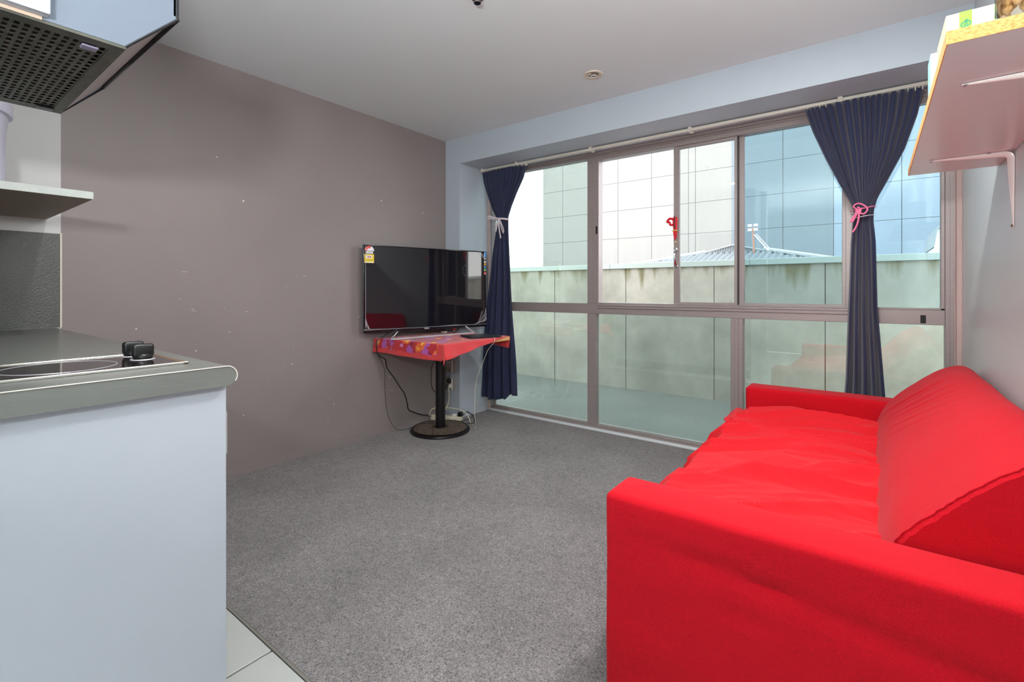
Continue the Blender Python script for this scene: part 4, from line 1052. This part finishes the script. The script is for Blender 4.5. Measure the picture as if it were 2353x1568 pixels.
MB().prism([(.150, 1.72), (.165, 1.735), (.185, 1.73), (.19, 1.71), (.17, 1.70), (.155, 1.705)], 'y', 1.8642, 1.865).obj('picture_print', M['chipboard'], t)

# ---------------------------------------------------------------- outside
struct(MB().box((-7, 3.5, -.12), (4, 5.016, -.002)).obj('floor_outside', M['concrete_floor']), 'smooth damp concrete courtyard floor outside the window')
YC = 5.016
t = struct(MB().box((-7, YC+.012, -.12), (4, YC+.15, 1.335)).obj('wall_outside', mat('joint_brown_grey', dim(lin(165, 150, 125), .5), .9)), 'low precast concrete wall across the courtyard')  # brown-grey core that shows in the joints between the panels
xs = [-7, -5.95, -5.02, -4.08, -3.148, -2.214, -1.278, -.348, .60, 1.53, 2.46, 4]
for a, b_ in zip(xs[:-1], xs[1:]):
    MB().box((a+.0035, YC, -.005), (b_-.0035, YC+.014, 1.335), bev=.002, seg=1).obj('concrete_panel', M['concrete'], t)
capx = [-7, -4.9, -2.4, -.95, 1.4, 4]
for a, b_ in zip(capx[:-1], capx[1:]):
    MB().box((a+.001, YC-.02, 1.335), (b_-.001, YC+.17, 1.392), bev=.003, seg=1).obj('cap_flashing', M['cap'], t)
struct(MB().box((-60, 5.2, -.3), (60, 60, -.15)).obj('ground_outside', M['outer_ground']))
# metal clad building
YF = 16.0
fx = [-10.6, -9.675, -8.52, -7.362, -6.122, -4.873, -4.651, -2.150, -.912, .558, 2.0, 3.4, 4.9, 6.4]
t = thing('clad_building', (-2, 17, 0), 'tall pale metal-clad building across the yard filling the upper window', 'building')
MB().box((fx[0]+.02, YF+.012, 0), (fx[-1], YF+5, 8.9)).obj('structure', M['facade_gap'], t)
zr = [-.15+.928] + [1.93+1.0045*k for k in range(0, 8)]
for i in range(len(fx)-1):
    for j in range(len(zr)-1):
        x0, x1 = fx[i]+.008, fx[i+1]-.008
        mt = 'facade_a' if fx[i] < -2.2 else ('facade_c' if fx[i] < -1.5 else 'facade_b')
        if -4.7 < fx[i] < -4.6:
            # shade across this bay is painted in as darker panels from here
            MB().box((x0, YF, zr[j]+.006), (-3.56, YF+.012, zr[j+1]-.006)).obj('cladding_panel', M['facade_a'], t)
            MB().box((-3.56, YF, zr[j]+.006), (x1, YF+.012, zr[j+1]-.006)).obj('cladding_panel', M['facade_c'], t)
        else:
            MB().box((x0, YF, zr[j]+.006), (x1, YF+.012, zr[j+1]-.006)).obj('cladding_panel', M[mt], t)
# hipped corrugated roof behind the wall
t = thing('corrugated_roof', (-2, 9, 0), 'low white corrugated hip roof behind the concrete wall', 'roof')
def corr(A_, B_, C_, D_, n, amp, name):
    """A-B bottom edge, D-C top edge; corrugations run up the slope"""
    A_, B_, C_, D_ = map(Vector, (A_, B_, C_, D_)); nn = (B_-A_).cross(D_-A_).normalized()
    if nn.z < 0: nn = -nn
    Wb = (B_-A_).length; ex = (B_-A_).normalized()
    sD = (D_-A_).dot(ex); sC = (C_-A_).dot(ex); vs = []; fs = []; rows = 10; N = n*6
    for j in range(rows+1):
        f = j/rows; lo = sD*f; hi = Wb+(sC-Wb)*f; up = (D_-A_)-ex*sD
        for i in range(N+1):
            s = Wb*i/N; s2 = min(max(s, lo), hi)
            vs.append(A_+ex*s2+up*f+nn*amp*math.sin(2*PI*n*s2/Wb))
    for j in range(rows):
        for i in range(N): fs.append([j*(N+1)+i, j*(N+1)+i+1, (j+1)*(N+1)+i+1, (j+1)*(N+1)+i])
    m = MB(); m.add(vs, fs, 0, True); return m.obj(name, M['roof'], t)
e0, e1, yr0, yr1, ze = -4.55, .35, 7.6, 10.6, 1.33
r0, r1, yk, zk = -2.46, -1.50, 9.1, 1.775
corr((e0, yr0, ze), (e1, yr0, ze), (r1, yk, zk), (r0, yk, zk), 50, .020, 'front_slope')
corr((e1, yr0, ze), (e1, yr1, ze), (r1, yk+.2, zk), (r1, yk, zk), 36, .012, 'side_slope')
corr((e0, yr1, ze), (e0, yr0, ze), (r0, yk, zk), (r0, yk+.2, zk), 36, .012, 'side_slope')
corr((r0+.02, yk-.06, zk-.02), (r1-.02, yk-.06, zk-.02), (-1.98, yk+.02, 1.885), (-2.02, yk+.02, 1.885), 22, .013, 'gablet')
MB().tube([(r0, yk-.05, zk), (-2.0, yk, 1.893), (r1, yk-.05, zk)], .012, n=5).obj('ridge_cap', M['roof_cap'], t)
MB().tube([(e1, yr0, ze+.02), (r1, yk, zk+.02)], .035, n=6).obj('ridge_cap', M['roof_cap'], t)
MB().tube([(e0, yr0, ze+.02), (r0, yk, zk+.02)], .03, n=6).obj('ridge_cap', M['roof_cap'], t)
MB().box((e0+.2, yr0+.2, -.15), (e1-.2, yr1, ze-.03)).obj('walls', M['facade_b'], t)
t = thing('floodlight_pole', (-1.66, 9.0, 1.7), 'rusty pole with four small white floodlights above the hip roof', 'lamp post')
MB().tube([(-1.645, 9.0, 1.70), (-1.66, 9.0, 2.17)], .014, n=8).obj('pole', mat('rusty_pole', lin(175, 120, 100), .6), t)
for dx in (-.045, .045):
    for dz in (2.125, 2.20):
        MB().box((-1.66+dx-.032, 8.97, dz-.02), (-1.66+dx+.032, 9.0, dz+.02), bev=.004).obj('floodlight', M['white_plastic'], t)
MB().tube([(-1.64, 9.0, 2.04), (-1.42, 9.0, 1.76)], .010, n=6).obj('stay', M['white_plastic'], t)
MB().tube([(-1.61, 9.02, 2.05), (-1.38, 9.02, 1.76)], .006, n=6).obj('stay', M['white_plastic'], t)
t = thing('gabled_outbuilding', (.9, 9.5, 0), 'small white gabled building just right beyond the concrete wall', 'building')
MB().prism([(.670, -.1), (.670, 1.72), (.712, 1.97), (1.9, 1.97), (1.9, -.1)], 'y', 9.0, 10.5).obj('wall', mat('bright_white_board', lin(235, 235, 235), .8), t)
MB().prism([(.660, 1.70), (.709, 1.97), (1.9, 1.97), (1.9, 1.99), (.702, 1.99), (.652, 1.70)], 'y', 8.95, 10.55).obj('roof', M['roof_cap'], t)
